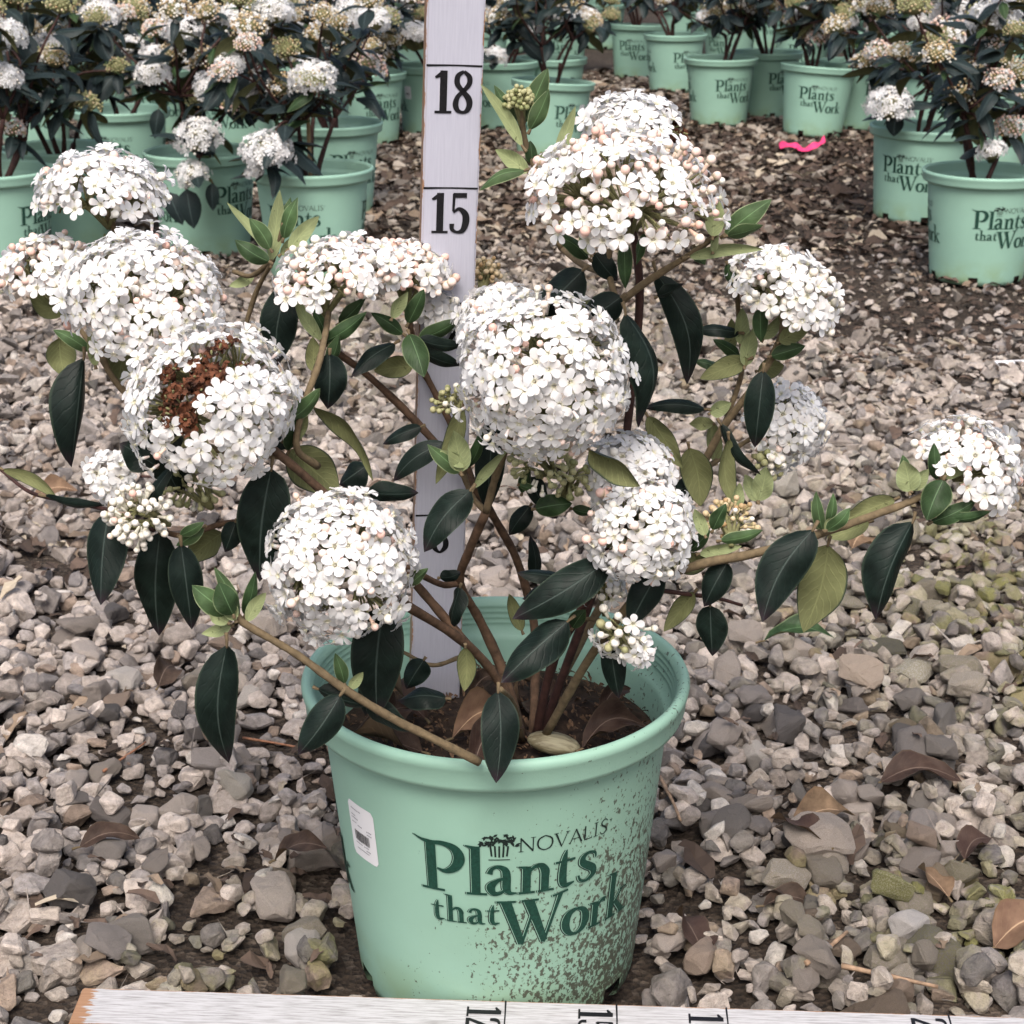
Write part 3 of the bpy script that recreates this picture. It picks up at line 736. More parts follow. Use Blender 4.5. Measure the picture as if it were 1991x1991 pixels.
# the second one lies across in front of the pot
z_b = .040
a = Pz(156, 1862, z_b); b = Pz(1932, 1918, z_b)
xax = (b-a).normalized(); zax = Vector((0, -.10, 1)); zax = (zax-xax*zax.dot(xax)).normalized(); yax = zax.cross(xax)
Bm = Matrix((xax, yax, zax)).transposed()
o0 = a - yax*.0183
def along(u): 
    q = Pz(u, 1880+(u-955)*.03, z_b); return (q-o0).dot(xax)
SZ = .0235
figs2 = [(t, along(u)-.0025-SZ, y) for t, u, y in (('12', 955, .0105), ('15', 1163, .0115), ('18', 1369, .0105), ('24', 1786, .0135))]
G['4'] = (.50, [[(.30, 0, .14), (.30, 1, .14)], [(.30, .96, .06), (.02, .30, .06)], [(.0, .30, .09), (.46, .30, .09)]])
lying = board('measuring_board', along(1932)+.12, RW, .019, M_RULERW, figs2, o0, Bm, -math.pi/2, SZ, [(along(u), .0012) for u in (955, 1163, 1369, 1786)], 0)
tag(lying, 'worn white measuring board lying on the gravel in front of the pot', 'ruler')
# ------------------------------------------------------------------ leaves, flowers
def leaf_shape(t, a=.42):
    s = (t**.62)*((1-t)**(.90))
    return s/.3637
def leaf_mesh(L, W, bow=.12, fold=.18, side=.0, curl=0.0, wav=.0, nu=6, nv=13, mat=None, name='leaf', petiole=.10, seed=0, rad=.0011):
    # local: base at 0, tip along +x, upper face +z
    r = random.Random(seed); V, T, UV = [], [], []; ph = r.uniform(0, 6)
    for i in range(nv+1):
        t = i/nv; hw = W/2*leaf_shape(max(1e-4, min(t, .9999)))*(1 if i < nv else 0)
        if i == 0: hw = .0006
        cx = L*t; cz = L*bow*math.sin(math.pi*t); cy = L*side*math.sin(math.pi*t)
        tw = curl*t
        for k in range(nu+1):
            u = 2*k/nu-1; y = hw*u; z = -abs(u)**1.6*hw*fold + wav*hw*math.sin(9*t+ph+u)*abs(u)
            yy = y*math.cos(tw)-z*math.sin(tw); zz = y*math.sin(tw)+z*math.cos(tw)
            V.append((cx, cy+yy, cz+zz)); UV.append((u, t))
    n = nu+1
    for i in range(nv):
        for k in range(nu):
            a = i*n+k; T += [(a, a+n, a+1), (a+1, a+n, a+n+1)]
    p = Proto(V, T, 0, UV)
    if petiole:
        q = tube([(-L*petiole, 0, -L*petiole*.2), (-L*petiole*.4, 0, 0), (L*.02, 0, .0)], [rad*1.2, rad, rad*.7], 5, 3, 1)
        p = Proto.join([p, q])
    return one(p, name, [mat, M_FELT])
CAMV = Vector((0, 0, CAM_H))
def leaf_matrix(B, T, face, roll):
    a = (T-B).normalized(); c = (CAMV-(B+T)*.5); n = (c-a*c.dot(a)).normalized()
    n = Quaternion(a, roll) @ n
    if face == 'B': n = -n
    y = n.cross(a)
    return Matrix(((a.x, y.x, n.x, B.x), (a.y, y.y, n.y, B.y), (a.z, y.z, n.z, B.z), (0, 0, 0, 1)))

def petal_flower(cup=.10, seed=0, n=5, bent=0.0):
    r = random.Random(seed); V, T, UV = [], [], []
    for k in range(n):
        a0 = 2*math.pi*k/n+r.uniform(-.08, .08); ln = r.uniform(.92, 1.06); dz = r.uniform(-.06, .06); o = len(V)
        rows = [(.16, .10, -.02), (.42, .27, cup*.5), (.70, .35, cup*1.0+dz*.5), (.90, .26, cup*.9+dz), (1.0, .10, cup*.6+dz)]
        for (rr, hw, z) in rows:
            for sgn in (-1, 0, 1):
                x = rr*ln; y = hw*sgn
                V.append((x*math.cos(a0)-y*math.sin(a0), x*math.sin(a0)+y*math.cos(a0), z+(.05 if sgn else 0)+.012*k)); UV.append((rr, .12*r.random()))
        for i in range(4):
            for s in range(2):
                a = o+i*3+s; T += [(a, a+3, a+1), (a+1, a+3, a+4)]
    o = len(V); m = 7                                  # throat and tube
    for (rr, z, uu) in ((.22, .03, .25), (.13, -.12, .1), (.15, -.45, .9), (.09, -.85, .9)):
        for i in range(m):
            th = 2*math.pi*i/m; V.append((rr*math.cos(th), rr*math.sin(th), z)); UV.append((uu, 0 if uu < .5 else .75))
    for j in range(3):
        for i in range(m):
            a, b = o+j*m+i, o+j*m+(i+1) % m; T += [(a, a+m, b), (b, a+m, b+m)]
    o = len(V); V += [(.07, 0, -.06), (-.05, .06, -.05), (-.02, -.07, -.06)]; UV += [(.05, 0)]*3; T.append((o, o+1, o+2))
    p = Proto(V, T, 0, UV)
    return p
FLW = [petal_flower(.10, 1), petal_flower(.22, 2), petal_flower(.02, 3), petal_flower(-.06, 4), petal_flower(.40, 5)]
def bud_proto(seed):
    p = sphere(7, 6); V = p.V.copy(); V[:, 2] *= 1.12
    q = tube([(0, 0, -.9), (0, 0, -1.8), (0, 0, -3.0)], [.55, .42, .34], 6, 2)
    q.UV[:] = (0, .35); return Proto.join([p, q])
BUD = bud_proto(0)
crumple = []
for sd in range(4):
    p = petal_flower(.3, 20+sd); r_ = np.random.default_rng(sd); p.V += r_.normal(size=p.V.shape)*.16; p.M[:] = 3; crumple.append(p)
flower_me = [one(f, 'flower', [M_PETAL]) for f in FLW]

def cluster(root, C, axis, Rr, asp, cap, n, bud, pinkb, seed, nobj, hub, dead=(), fs=.0077, budmat=1, budr=.0028, loose=.065, shift=0):
    """one flower head: dome of small flowers and buds on stalks. C centre, axis up direction, cap angle of the dome"""
    r = np.random.default_rng(seed); axis = Vector(axis).normalized(); Fm = frame((0, 0, 0), axis).to_3x3()
    part = Merge(); mass = Merge(); flowers = []; phi = 2.399963; hubs = []
    for k in range(7):
        th = k*2*math.pi/7+r.uniform(-.3, .3); hubs.append(C+Fm@Vector((math.cos(th)*Rr*.42, math.sin(th)*Rr*.42, Rr*asp*.15)))
    hubs.append(C+axis*Rr*asp*.3)
    bulge = [Vector(r.normal(size=3)).normalized() for _ in range(9)]
    for hb in hubs: part.add(tube([hub, hub.lerp(hb, .55)+axis*Rr*.06, hb], [.0017, .0013, .0011], 5, 3, 2))
    n0 = n; n = int(n*(1.35 if bud is not None and (callable(bud) or bud < .95) else 1.0)); extra = int(n*.25) if n0 > 40 else 0
    for i in range(n+extra):
        inner = i >= n; i0 = i if not inner else r.uniform(0, n)
        cz = 1-(1-math.cos(cap))*(i0+.5)/(n+1); cz = max(-1., cz); sz = math.sqrt(max(0, 1-cz*cz)); th = i0*phi+r.normal()*.12
        dl = Vector((sz*math.cos(th), sz*math.sin(th), cz)); sca = (1+r.normal()*loose+.10*max(math.exp(-(1-dl.dot(b))*9) for b in bulge)-.05)*(.87 if inner else 1.)
        p = C+Fm@Vector((dl.x*Rr*sca, dl.y*Rr*sca, dl.z*Rr*asp*sca))
        nr = (Fm@Vector((dl.x, dl.y, dl.z/asp))).normalized()
        nr = (nr+Vector(r.normal(size=3))*.17+axis*.05).normalized()
        isdead = any((p-C-dv).length < dr*r.uniform(.75, 1.15) for dv, dr in dead)
        hb = min(hubs, key=lambda h: (h-p).length); base = p-nr*(.0095 if not isdead else .004)
        part.add(tube([hb, hb.lerp(base, .6)+nr*.002, base], [.0009, .0007, .0007], 4, 2, 2))
        pk = pinkb(p-C) if callable(pinkb) else pinkb
        bd = bud(p-C) if callable(bud) else bud
        if isdead:
            if r.random() < .9: mass.add(crumple[int(r.integers(4))], frame(p-nr*r.uniform(.004, .010), nr, r.uniform(0, 6), fs*r.uniform(.5, .85)))
            continue
        if r.random() < bd:
            s = budr*r.uniform(.78, 1.2); mi = budmat if r.random() < pk else 4
            M = frame(p+nr*r.uniform(-.002, .002), nr, 0, s); mass.add(BUD, M, mi=mi)
        else:
            s = fs*r.uniform(.82, 1.1); kf = int(r.choice([0, 0, 1, 2, 3, 4], p=[.3, .1, .22, .18, .1, .1]))
            flowers.append((nr.dot((CAMV-p).normalized()), kf, frame(p, nr, r.uniform(0, 6), s)))
    e = empty('flower_cluster', Vector(C)-parent_world(root), 0, root)
    T0 = Matrix.Translation(-C)
    flowers.sort(key=lambda q: -q[0])
    for d, kf, M in flowers[:nobj]:
        o = bpy.data.objects.new('flower', flower_me[kf]); link(o, e); o.matrix_basis = T0 @ M
    for d, kf, M in flowers[nobj:]: mass.add(FLW[kf], M)
    for mg, nm in ((part, 'flower_stalks'), (mass, 'blossom')):
        if mg.n:
            mg.V = [v-np.array(C) for v in mg.V]
            o = bpy.data.objects.new(nm, mg.build(nm, CM)); link(o, e); o['kind'] = 'stuff'
    return e

# ------------------------------------------------------------------ the shrub in the first pot
SY = 1.070
root = empty('viburnum_shrub', (P(985, 1390, SY).x, SY, .188))
tag(root, 'flowering shrub with white flower heads and dark leaves, growing in the soil-splashed pot', 'shrub')
def stem(pts, r0, r1, mat=None, knob=.10):         # pts: (u, v, Y)
    q = [P(*p) for p in pts]; n = len(q); o = root.location
    rad = [.70*(r0+(r1-r0)*i/(n-1)) for i in range(n)]
    me = one(tube([p-o for p in q], rad, 8, 6, 0, knob), 'stem', [mat or M_BARK])
    ob = bpy.data.objects.new('stem', me); link(ob, root); return q
S = stem
S([(985, 1395, 1.07), (950, 1300, 1.06), (880, 1215, 1.03), (755, 1135, .985), (690, 1090, .955), (660, 1060, .945)], .0058, .0032)
S([(905, 1438, .945), (800, 1385, .938), (740, 1355, .934), (650, 1300, .925), (560, 1235, .92), (470, 1182, .915), (425, 1150, .912)], .0042, .0030, M_FELT)
S([(985, 1395, 1.07), (950, 1270, 1.075), (905, 1170, 1.07), (868, 1100, 1.05), (885, 1040, 1.035), (917, 966, 1.02)], .0055, .0040)
S([(868, 1100, 1.05), (835, 1103, 1.04), (795, 1085, 1.02), (770, 1070, 1.0)], .0036, .0026)
S([(917, 966, 1.02), (935, 900, 1.015), (955, 845, 1.01), (972, 800, 1.0), (985, 760, .99)], .0036, .0032, M_FELT)
S([(917, 966, 1.02), (890, 935, 1.03), (870, 880, 1.035), (862, 850, 1.03)], .0032, .0022, M_FELT)
S([(1005, 1390, 1.08), (1010, 1200, 1.12), (980, 1070, 1.12), (940, 990, 1.11), (895, 920, 1.10), (830, 845, 1.10), (760, 770, 1.10), (690, 705, 1.10), (620, 650, 1.09), (600, 600, 1.08)], .0050, .0030)
S([(895, 920, 1.10), (860, 820, 1.11), (820, 740, 1.11), (790, 680, 1.11), (775, 620, 1.10), (768, 570, 1.10)], .0036, .0028)
S([(600, 880, 1.0), (560, 845, .985), (572, 770, .99), (600, 690, 1.0), (612, 640, 1.02), (620, 590, 1.05)], .0034, .0028, M_FELT)
S([(880, 1215, 1.03), (800, 1120, 1.03), (700, 1010, 1.01), (600, 920, .99), (530, 860, .97), (450, 800, .96)], .0046, .0034)
S([(530, 860, .97), (420, 850, .99), (330, 820, 1.02), (250, 755, 1.04), (200, 690, 1.05), (205, 640, 1.05), (240, 600, 1.04)], .0036, .0028, M_FELT)
S([(200, 690, 1.05), (150, 620, 1.08), (110, 570, 1.10)], .0028, .0022, M_FELT)
S([(250, 600, 1.08), (235, 500, 1.12), (215, 430, 1.12), (200, 400, 1.11)], .0032, .0026, M_FELT)
S([(700, 1010, 1.01), (560, 1000, 1.0), (440, 985, .99), (350, 1010, .97), (300, 1000, .96)], .0034, .0024)
S([(1010, 1395, 1.075), (1040, 1260, 1.06), (1085, 1170, 1.04), (1120, 1110, 1.03), (1170, 1030, 1.01), (1195, 960, 1.0)], .0050, .0032, M_RED)
S([(1020, 1390, 1.09), (1060, 1280, 1.09), (1130, 1080, 1.08), (1175, 880, 1.06), (1182, 820, 1.055), (1198, 680, 1.045), (1207, 560, 1.035), (1200, 470, 1.03), (1185, 400, 1.02)], .0048, .0034, M_RED, .04)
S([(1165, 575, 1.03), (1215, 535, 1.025), (1270, 500, 1.02), (1320, 468, 1.015), (1350, 442, 1.01)], .0036, .0026, M_FELT)
S([(1165, 575, 1.03), (1150, 520, 1.04), (1150, 470, 1.04)], .0032, .0026, M_FELT)
S([(1060, 1280, 1.09), (1130, 1150, 1.11), (1240, 1000, 1.11), (1315, 895, 1.10), (1365, 805, 1.09), (1425, 725, 1.08), (1470, 645, 1.075), (1480, 590, 1.07)], .0048, .0032, M_FELT)
S([(1315, 895, 1.10), (1380, 850, 1.12), (1430, 820, 1.14)], .0030, .0022, M_FELT)
S([(1365, 805, 1.09), (1400, 700, 1.10), (1395, 620, 1.10), (1390, 540, 1.09)], .0028, .0022, M_FELT)
S([(1030, 1385, 1.05), (1120, 1230, 1.02), (1220, 1110, 1.00), (1320, 1065, .99), (1420, 1045, .985), (1545, 1008, .985), (1640, 975, .985), (1735, 938, .99), (1790, 895, 1.0), (1830, 870, 1.01)], .0046, .0030, M_FELT)
S([(1220, 1110, 1.0), (1290, 1120, 1.01), (1350, 1128, 1.02), (1400, 1142, 1.03)], .0026, .0016, M_RED)
S([(515, 490, 1.10), (475, 520, 1.12), (440, 512, 1.13)], .0028, .0022, M_FELT)
S([(440, 700, 1.12), (480, 560, 1.12), (515, 490, 1.10), (535, 420, 1.09)], .0028, .0018, M_FELT)
S([(1060, 470, 1.10), (1030, 400, 1.10), (1010, 320, 1.10), (992, 270, 1.10), (982, 205, 1.095)], .0032, .0026, M_FELT)
S([(1150, 520, 1.04), (1100, 500, 1.07), (1060, 470, 1.10)], .0030, .0028, M_FELT)
S([(1085, 1170, 1.04), (1130, 1170, 1.02), (1160, 1200, 1.01), (1185, 1230, 1.0)], .0026, .0016, M_FELT)
S([(868, 1240, 1.04), (815, 1255, 1.05), (760, 1230, 1.06)], .0024, .0018, M_FELT)
S([(0, 885, 1.12), (60, 930, 1.10), (150, 950, 1.06), (230, 970, 1.02), (290, 1000, .97)], .0018, .0022, M_RED)
S([(985, 1395, 1.06), (970, 1330, 1.03), (945, 1300, 1.0)], .0036, .0026, M_FELT)

def lf(bu, bv, tu, tv, W, Y, dY=0.0, face='T', kind='O', roll=0.0, bow=.08, fold=.25, side=0.0, curl=0.0, wav=.08):
    B, T = P(bu, bv, Y), P(tu, tv, Y+dY); L = (T-B).length
    Wm = W*1.03054/F*((B-CAMV).length)/max(.35, math.cos(roll))
    rr = random.Random(int(bu*13+tv*5)); side += rr.uniform(-.05, .05); fold += rr.uniform(0, .35); curl += rr.uniform(-.35, .35); wav += rr.uniform(.0, .16); bow += rr.uniform(-.02, .06)
    mat = {'O': M_LEAF, 'Y': M_YOUNG, 'M': M_MID}[kind]
    me = leaf_mesh(L, Wm*.95, bow, fold, side, curl, wav, 6, 13, mat, seed=int(bu*7+bv))
    child('leaf', me, root, leaf_matrix(B, T, face, roll))
ys = .95
LEAVES = [
 # left side
 (158, 676, 135, 882, 64, 1.03, -.01, 'T', 'O', -.6, .10, .9, -.10), (112, 638, 122, 712, 58, 1.07, 0, 'B', 'M'), (168, 662, 100, 622, 28, 1.06, 0, 'T', 'Y'), (180, 690, 168, 625, 24, 1.06, 0, 'B', 'Y'),
 (245, 640, 222, 722, 74, 1.06, .01, 'B', 'O'), (252, 760, 292, 872, 46, 1.01, 0, 'B', 'O', .3), (295, 790, 342, 938, 92, .985, 0, 'T', 'O', .1), (292, 878, 226, 836, 66, .975, 0, 'T', 'O', .2, .02, .1),
 (325, 880, 270, 988, 27, .955, 0, 'T', 'O', .4), (205, 965, 190, 1142, 80, .965, -.02, 'T', 'O', .3, .04, .1), (302, 1005, 300, 1200, 88, .975, 0, 'T', 'O', 0, .06, .3), (342, 1028, 362, 1188, 68, .955, 0, 'T', 'O', -.1, .05),
 (512, 885, 490, 1098, 108, .965, 0, 'T', 'O', .1, .05, .2), (445, 985, 424, 1042, 44, .975, 0, 'T', 'O'), (5, 886, 112, 948, 24, 1.08, -.02, 'B', 'O', .5), (85, 936, 210, 952, 18, 1.06, -.02, 'T', 'O', .8),
 (384, 995, 332, 1030, 26, .965, 0, 'T', 'Y', .3), (340, 1010, 385, 985, 22, .96, 0, 'T', 'Y', .3), (420, 1005, 350, 1060, 60, 1.0, .02, 'B', 'O', .2), (545, 850, 640, 930, 90, 1.01, .01, 'B', 'O', .1, .06, .2), (690, 880, 640, 915, 56, 1.04, 0, 'T', 'O', .3), (560, 830, 470, 858, 30, 1.0, 0, 'T', 'O', .6),
 (545, 535, 522, 692, 76, 1.06, 0, 'T', 'O', .2, .05, .2), (622, 668, 618, 772, 70, 1.01, 0, 'T', 'O', -.1, .05, .2), (592, 768, 704, 908, 34, 1.0, 0, 'B', 'O', .9, .12), (548, 792, 604, 732, 34, .985, 0, 'T', 'Y', .5), (535, 830, 580, 780, 40, .99, 0, 'B', 'M', .3), (545, 850, 560, 770, 30, .99, 0, 'T', 'M', .8),
 (512, 492, 528, 358, 32, 1.09, 0, 'B', 'Y', .2), (510, 470, 470, 412, 34, 1.08, 0, 'T', 'Y', .2), (535, 450, 562, 372, 32, 1.09, 0, 'T', 'Y', -.3), (545, 470, 602, 408, 32, 1.08, 0, 'B', 'Y', .2), (508, 494, 443, 452, 36, 1.07, 0, 'T', 'M'), (515, 470, 428, 382, 22, 1.10, 0, 'B', 'Y', .4), (540, 440, 548, 372, 26, 1.10, 0, 'T', 'Y', .5), (480, 520, 432, 540, 22, 1.13, 0, 'B', 'Y', .3), (530, 480, 580, 440, 28, 1.09, 0, 'B', 'Y', .4),
 (605, 642, 555, 560, 26, 1.04, 0, 'B', 'Y', .4), (612, 645, 692, 588, 32, 1.03, 0, 'T', 'M', .2), (590, 700, 590, 635, 34, 1.03, 0, 'B', 'O'), (618, 690, 640, 630, 26, 1.02, 0, 'T', 'M', .5), (620, 650, 590, 580, 26, 1.05, 0, 'T', 'M', .4), (640, 610, 690, 560, 28, 1.06, 0, 'T', 'M', .3),
 (772, 630, 800, 712, 52, 1.06, -.02, 'T', 'M', -.2), (745, 648, 662, 712, 40, 1.07, -.02, 'T', 'O', .4), (790, 640, 868, 602, 34, 1.07, 0, 'T', 'M', .3), (790, 640, 874, 652, 30, 1.06, 0, 'T', 'O', .5), (780, 690, 705, 700, 44, 1.09, 0, 'B', 'O', .2), (770, 610, 800, 545, 34, 1.07, 0, 'T', 'M', .3), (760, 630, 700, 590, 30, 1.07, 0, 'T', 'M', .3), (790, 660, 870, 690, 34, 1.08, 0, 'T', 'O', .5), (740, 600, 770, 550, 26, 1.06, 0, 'B', 'Y', .4),
 # centre right
 (1100, 510, 1006, 596, 76, 1.02, 0, 'T', 'O', .25, .04, .2), (1172, 560, 1094, 612, 64, 1.01, 0, 'T', 'O', .1, .04, .2), (1110, 488, 1042, 442, 30, 1.03, 0, 'T', 'M', .4), (1115, 480, 1095, 430, 26, 1.02, 0, 'B', 'Y', .3), (1178, 455, 1180, 545, 30, 1.0, 0, 'T', 'M', .2), (1215, 440, 1200, 500, 20, 1.0, 0, 'T', 'M', .5),
 (1238, 515, 1296, 726, 66, 1.05, 0, 'T', 'O', .2, .10, .3, .12), (1180, 592, 1204, 808, 62, .995, 0, 'T', 'O', -.75, .10, .7, .14), (1122, 478, 1165, 530, 44, 1.04, 0, 'T', 'O', .2), (1240, 560, 1290, 535, 22, 1.03, 0, 'T', 'O', .7), (1160, 600, 1085, 565, 36, 1.05, 0, 'B', 'O', .5),
 (1345, 446, 1358, 380, 38, 1.00, 0, 'B', 'Y', .2), (1368, 442, 1456, 376, 46, 1.01, 0, 'T', 'Y', .0, .05, .3), (1372, 445, 1440, 425, 26, 1.005, 0, 'T', 'Y', .7), (1300, 485, 1442, 470, 26, 1.01, 0, 'B', 'Y', .3), (1372, 498, 1388, 548, 24, 1.08, 0, 'T', 'M', .2), (1345, 475, 1352, 430, 18, 1.01, 0, 'B', 'Y', .4), (1310, 465, 1330, 500, 26, 1.03, 0, 'T', 'Y', .6),
 (1395, 628, 1306, 622, 28, 1.09, 0, 'T', 'O', .4, .15), (1398, 650, 1400, 580, 30, 1.09, 0, 'B', 'Y', .3), (1434, 582, 1436, 646, 32, 1.06, 0, 'T', 'M', .1), (1470, 645, 1532, 612, 38, 1.07, 0, 'B', 'M', .2), (1455, 672, 1520, 652, 32, 1.07, 0, 'T', 'M', .2), (1412, 678, 1320, 715, 44, 1.08, 0, 'B', 'O', .1), (1405, 690, 1420, 620, 34, 1.08, 0, 'B', 'Y', .3), (1395, 672, 1345, 640, 26, 1.10, 0, 'T', 'M', .3), (1370, 700, 1310, 680, 26, 1.12, 0, 'T', 'M', .5), (1430, 700, 1480, 690, 40, 1.10, 0, 'B', 'O', .3), (1380, 660, 1380, 600, 26, 1.11, 0, 'B', 'M', .3), (1440, 640, 1480, 590, 26, 1.08, 0, 'B', 'Y', .5),
 (1440, 700, 1424, 845, 62, 1.05, 0, 'T', 'O', -.1, .06, .3), (1222, 785, 1288, 884, 46, 1.06, 0, 'B', 'O', .2, .08), (1300, 845, 1322, 956, 66, 1.09, 0, 'B', 'O', .0), (1330, 772, 1212, 770, 28, 1.09, 0, 'T', 'O', .5, .18), (1360, 800, 1436, 896, 26, 1.07, 0, 'T', 'O', .7, .15), (1375, 828, 1395, 968, 34, 1.06, 0, 'B', 'O', -.5, .12), (1432, 945, 1446, 880, 44, 1.08, 0, 'B', 'Y', .0), (1428, 945, 1405, 895, 30, 1.08, 0, 'B', 'Y', .2), (1390, 960, 1395, 910, 26, 1.05, 0, 'B', 'Y', .3), (1330, 905, 1260, 940, 40, 1.10, 0, 'T', 'O', .4), (1350, 870, 1340, 790, 34, 1.11, 0, 'B', 'M', .4), (1340, 780, 1380, 760, 30, 1.09, 0, 'B', 'Y', .3), (1345, 800, 1300, 800, 28, 1.1, 0, 'B', 'M', .5),
 (1112, 848, 1208, 918, 40, .965, -.01, 'B', 'O', .9, .14, .6), (1150, 1056, 966, 1168, 84, .985, -.01, 'T', 'O', .2, .05, .2), (1072, 1172, 945, 1288, 80, .975, -.02, 'T', 'O', .2, .05, .2), (1245, 1075, 1186, 1184, 66, .985, 0, 'T', 'O', -.1, .06, .3), (1060, 1090, 975, 1080, 34, 1.03, 0, 'T', 'O', .5), (1060, 1110, 985, 1130, 40, 1.04, 0, 'T', 'O', .5),
 (1372, 1062, 1328, 1145, 56, .99, 0, 'T', 'O', -.1), (1340, 1143, 1344, 1238, 64, .995, 0, 'T', 'O', .2, .03, .1), (1310, 1118, 1252, 1192, 40, 1.01, 0, 'B', 'O', .1), (1340, 1055, 1260, 1075, 46, 1.0, 0, 'B', 'O', .2), (1300, 1040, 1340, 1000, 30, 1.0, 0, 'T', 'M', .2), (1320, 1045, 1400, 1030, 26, 1.0, 0, 'B', 'Y', .3), (1330, 1010, 1310, 960, 26, .99, 0, 'B', 'Y', .3), (1345, 1000, 1370, 950, 30, 1.0, 0, 'T', 'M', .3), (1360, 1020, 1440, 1000, 26, 1.0, 0, 'T', 'Y', .4),
 (1534, 1000, 1438, 1174, 92, .965, -.02, 'T', 'O', .1, .06, .3, -.06), (1562, 1028, 1516, 1194, 98, .985, 0, 'B', 'O', .0, .03, .1), (1722, 985, 1652, 1170, 74, .975, -.02, 'T', 'O', -.55, .08, .6, -.08), (1688, 942, 1588, 986, 44, .99, 0, 'B', 'O', .1), (1640, 985, 1560, 1015, 36, 1.01, 0, 'B', 'M', .3),
 (1552, 1000, 1540, 926, 26, .98, 0, 'T', 'Y', .2), (1562, 990, 1572, 930, 20, .98, 0, 'T', 'Y', .3), (1560, 1000, 1604, 958, 28, .97, 0, 'T', 'Y', .4), (1556, 1000, 1590, 975, 28, .975, 0, 'B', 'Y', .2), (1545, 1000, 1530, 945, 20, .985, 0, 'B', 'Y', .3),
 (1716, 928, 1704, 868, 48, .985, 0, 'B', 'Y', .0), (1722, 925, 1752, 885, 28, .985, 0, 'B', 'Y', .3), (1712, 900, 1703, 858, 22, .99, 0, 'T', 'Y', .3), (1780, 905, 1748, 982, 60, .975, -.01, 'T', 'M', .1), (1758, 985, 1842, 944, 36, .98, 0, 'T', 'M', .1), (1765, 975, 1870, 965, 24, .98, 0, 'T', 'M', .5), (1768, 905, 1762, 835, 26, .99, 0, 'T', 'M', .3), (1780, 900, 1850, 870, 26, .99, 0, 'B', 'Y', .4),
 (932, 795, 920, 968, 62, 1.09, 0, 'T', 'O', .1), (888, 925, 800, 1042, 70, .985, -.01, 'T', 'O', .15, .05, .2, -.10), (838, 835, 742, 908, 46, 1.04, 0, 'T', 'O', .3), (795, 805, 722, 838, 32, 1.08, 0, 'T', 'O', .4), (692, 930, 790, 930, 40, 1.02, 0, 'T', 'O', .5), (872, 770, 822, 914, 42, 1.01, 0, 'B', 'O', .1, .05), (870, 890, 856, 812, 48, 1.00, 0, 'B', 'Y', .0), (868, 892, 806, 838, 32, 1.0, 0, 'T', 'Y', .3), (880, 885, 912, 800, 24, 1.01, 0, 'T', 'M', .3), (895, 920, 960, 845, 22, 1.0, 0, 'B', 'Y', .4), (905, 790, 970, 800, 40, 1.03, 0, 'T', 'O', .5), (878, 880, 830, 850, 26, 1.0, 0, 'B', 'Y', .2),
 (1010, 960, 1080, 950, 46, 1.02, 0, 'T', 'M', .2), (1000, 900, 1030, 960, 40, 1.05, 0, 'T', 'O', .3), (985, 930, 1000, 880, 26, 1.02, 0, 'T', 'M', .3), (1080, 960, 1130, 965, 22, 1.03, 0, 'T', 'M', .5), (980, 915, 1015, 925, 16, 1.01, 0, 'T', 'Y', .4), (1000, 955, 960, 1010, 40, 1.06, 0, 'T', 'O', .3),
 # over the pot
 (725, 1140, 712, 1352, 108, .955, 0, 'T', 'O', .0, .05, .15), (428, 1218, 432, 1440, 86, .905, 0, 'T', 'O', -.2, .07, .4, -.08), (642, 1312, 562, 1424, 70, .915, -.01, 'T', 'O', .1, .05, .3), (600, 1300, 700, 1330, 36, .93, 0, 'T', 'O', .7), (940, 1305, 936, 1478, 80, .935, -.02, 'T', 'O', .0, .05, .2),
 (432, 1158, 362, 1104, 50, .91, 0, 'T', 'Y', .1, .05, .3), (440, 1160, 412, 1098, 50, .905, 0, 'T', 'M', .3), (452, 1160, 404, 1070, 28, .915, 0, 'T', 'Y', .4), (462, 1160, 482, 1078, 26, .92, 0, 'T', 'M', .4), (466, 1172, 502, 1118, 28, .915, 0, 'B', 'Y', .2), (436, 1180, 380, 1196, 26, .912, 0, 'B', 'Y', .2), (444, 1170, 420, 1120, 30, .908, 0, 'B', 'Y', .3), (430, 1175, 392, 1150, 34, .908, 0, 'B', 'Y', .3),
 (650, 1290, 632, 1232, 28, .935, 0, 'T', 'Y', .1), (660, 1300, 685, 1268, 22, .935, 0, 'B', 'Y', .2), (800, 1245, 766, 1300, 50, 1.02, 0, 'T', 'O', .2), (842, 1318, 750, 1322, 50, 1.02, 0, 'T', 'O', .5), (878, 1222, 876, 1305, 40, .99, 0, 'B', 'O', .1), (1150, 1205, 1168, 1318, 50, 1.0, 0, 'T', 'O', .2), (868, 1108, 850, 1185, 36, 1.03, 0, 'T', 'O', .7), (700, 1270, 690, 1350, 44, 1.0, 0, 'T', 'O', .3), (690, 1320, 780, 1380, 44, .965, 0, 'T', 'O', .6), (985, 1190, 960, 1120, 30, 1.08, 0, 'B', 'O', .2), (1080, 1185, 1105, 1150, 34, 1.0, 0, 'T', 'M', .2), (1010, 1090, 1000, 1010, 30, 1.12, 0, 'T', 'O', .4), (625, 1160, 590, 1185, 40, .96, 0, 'B', 'M', .4), (830, 1090, 870, 1080, 26, 1.03, 0, 'T', 'O', .5), (770, 1105, 808, 1072, 26, .955, 0, 'T', 'Y', .2),
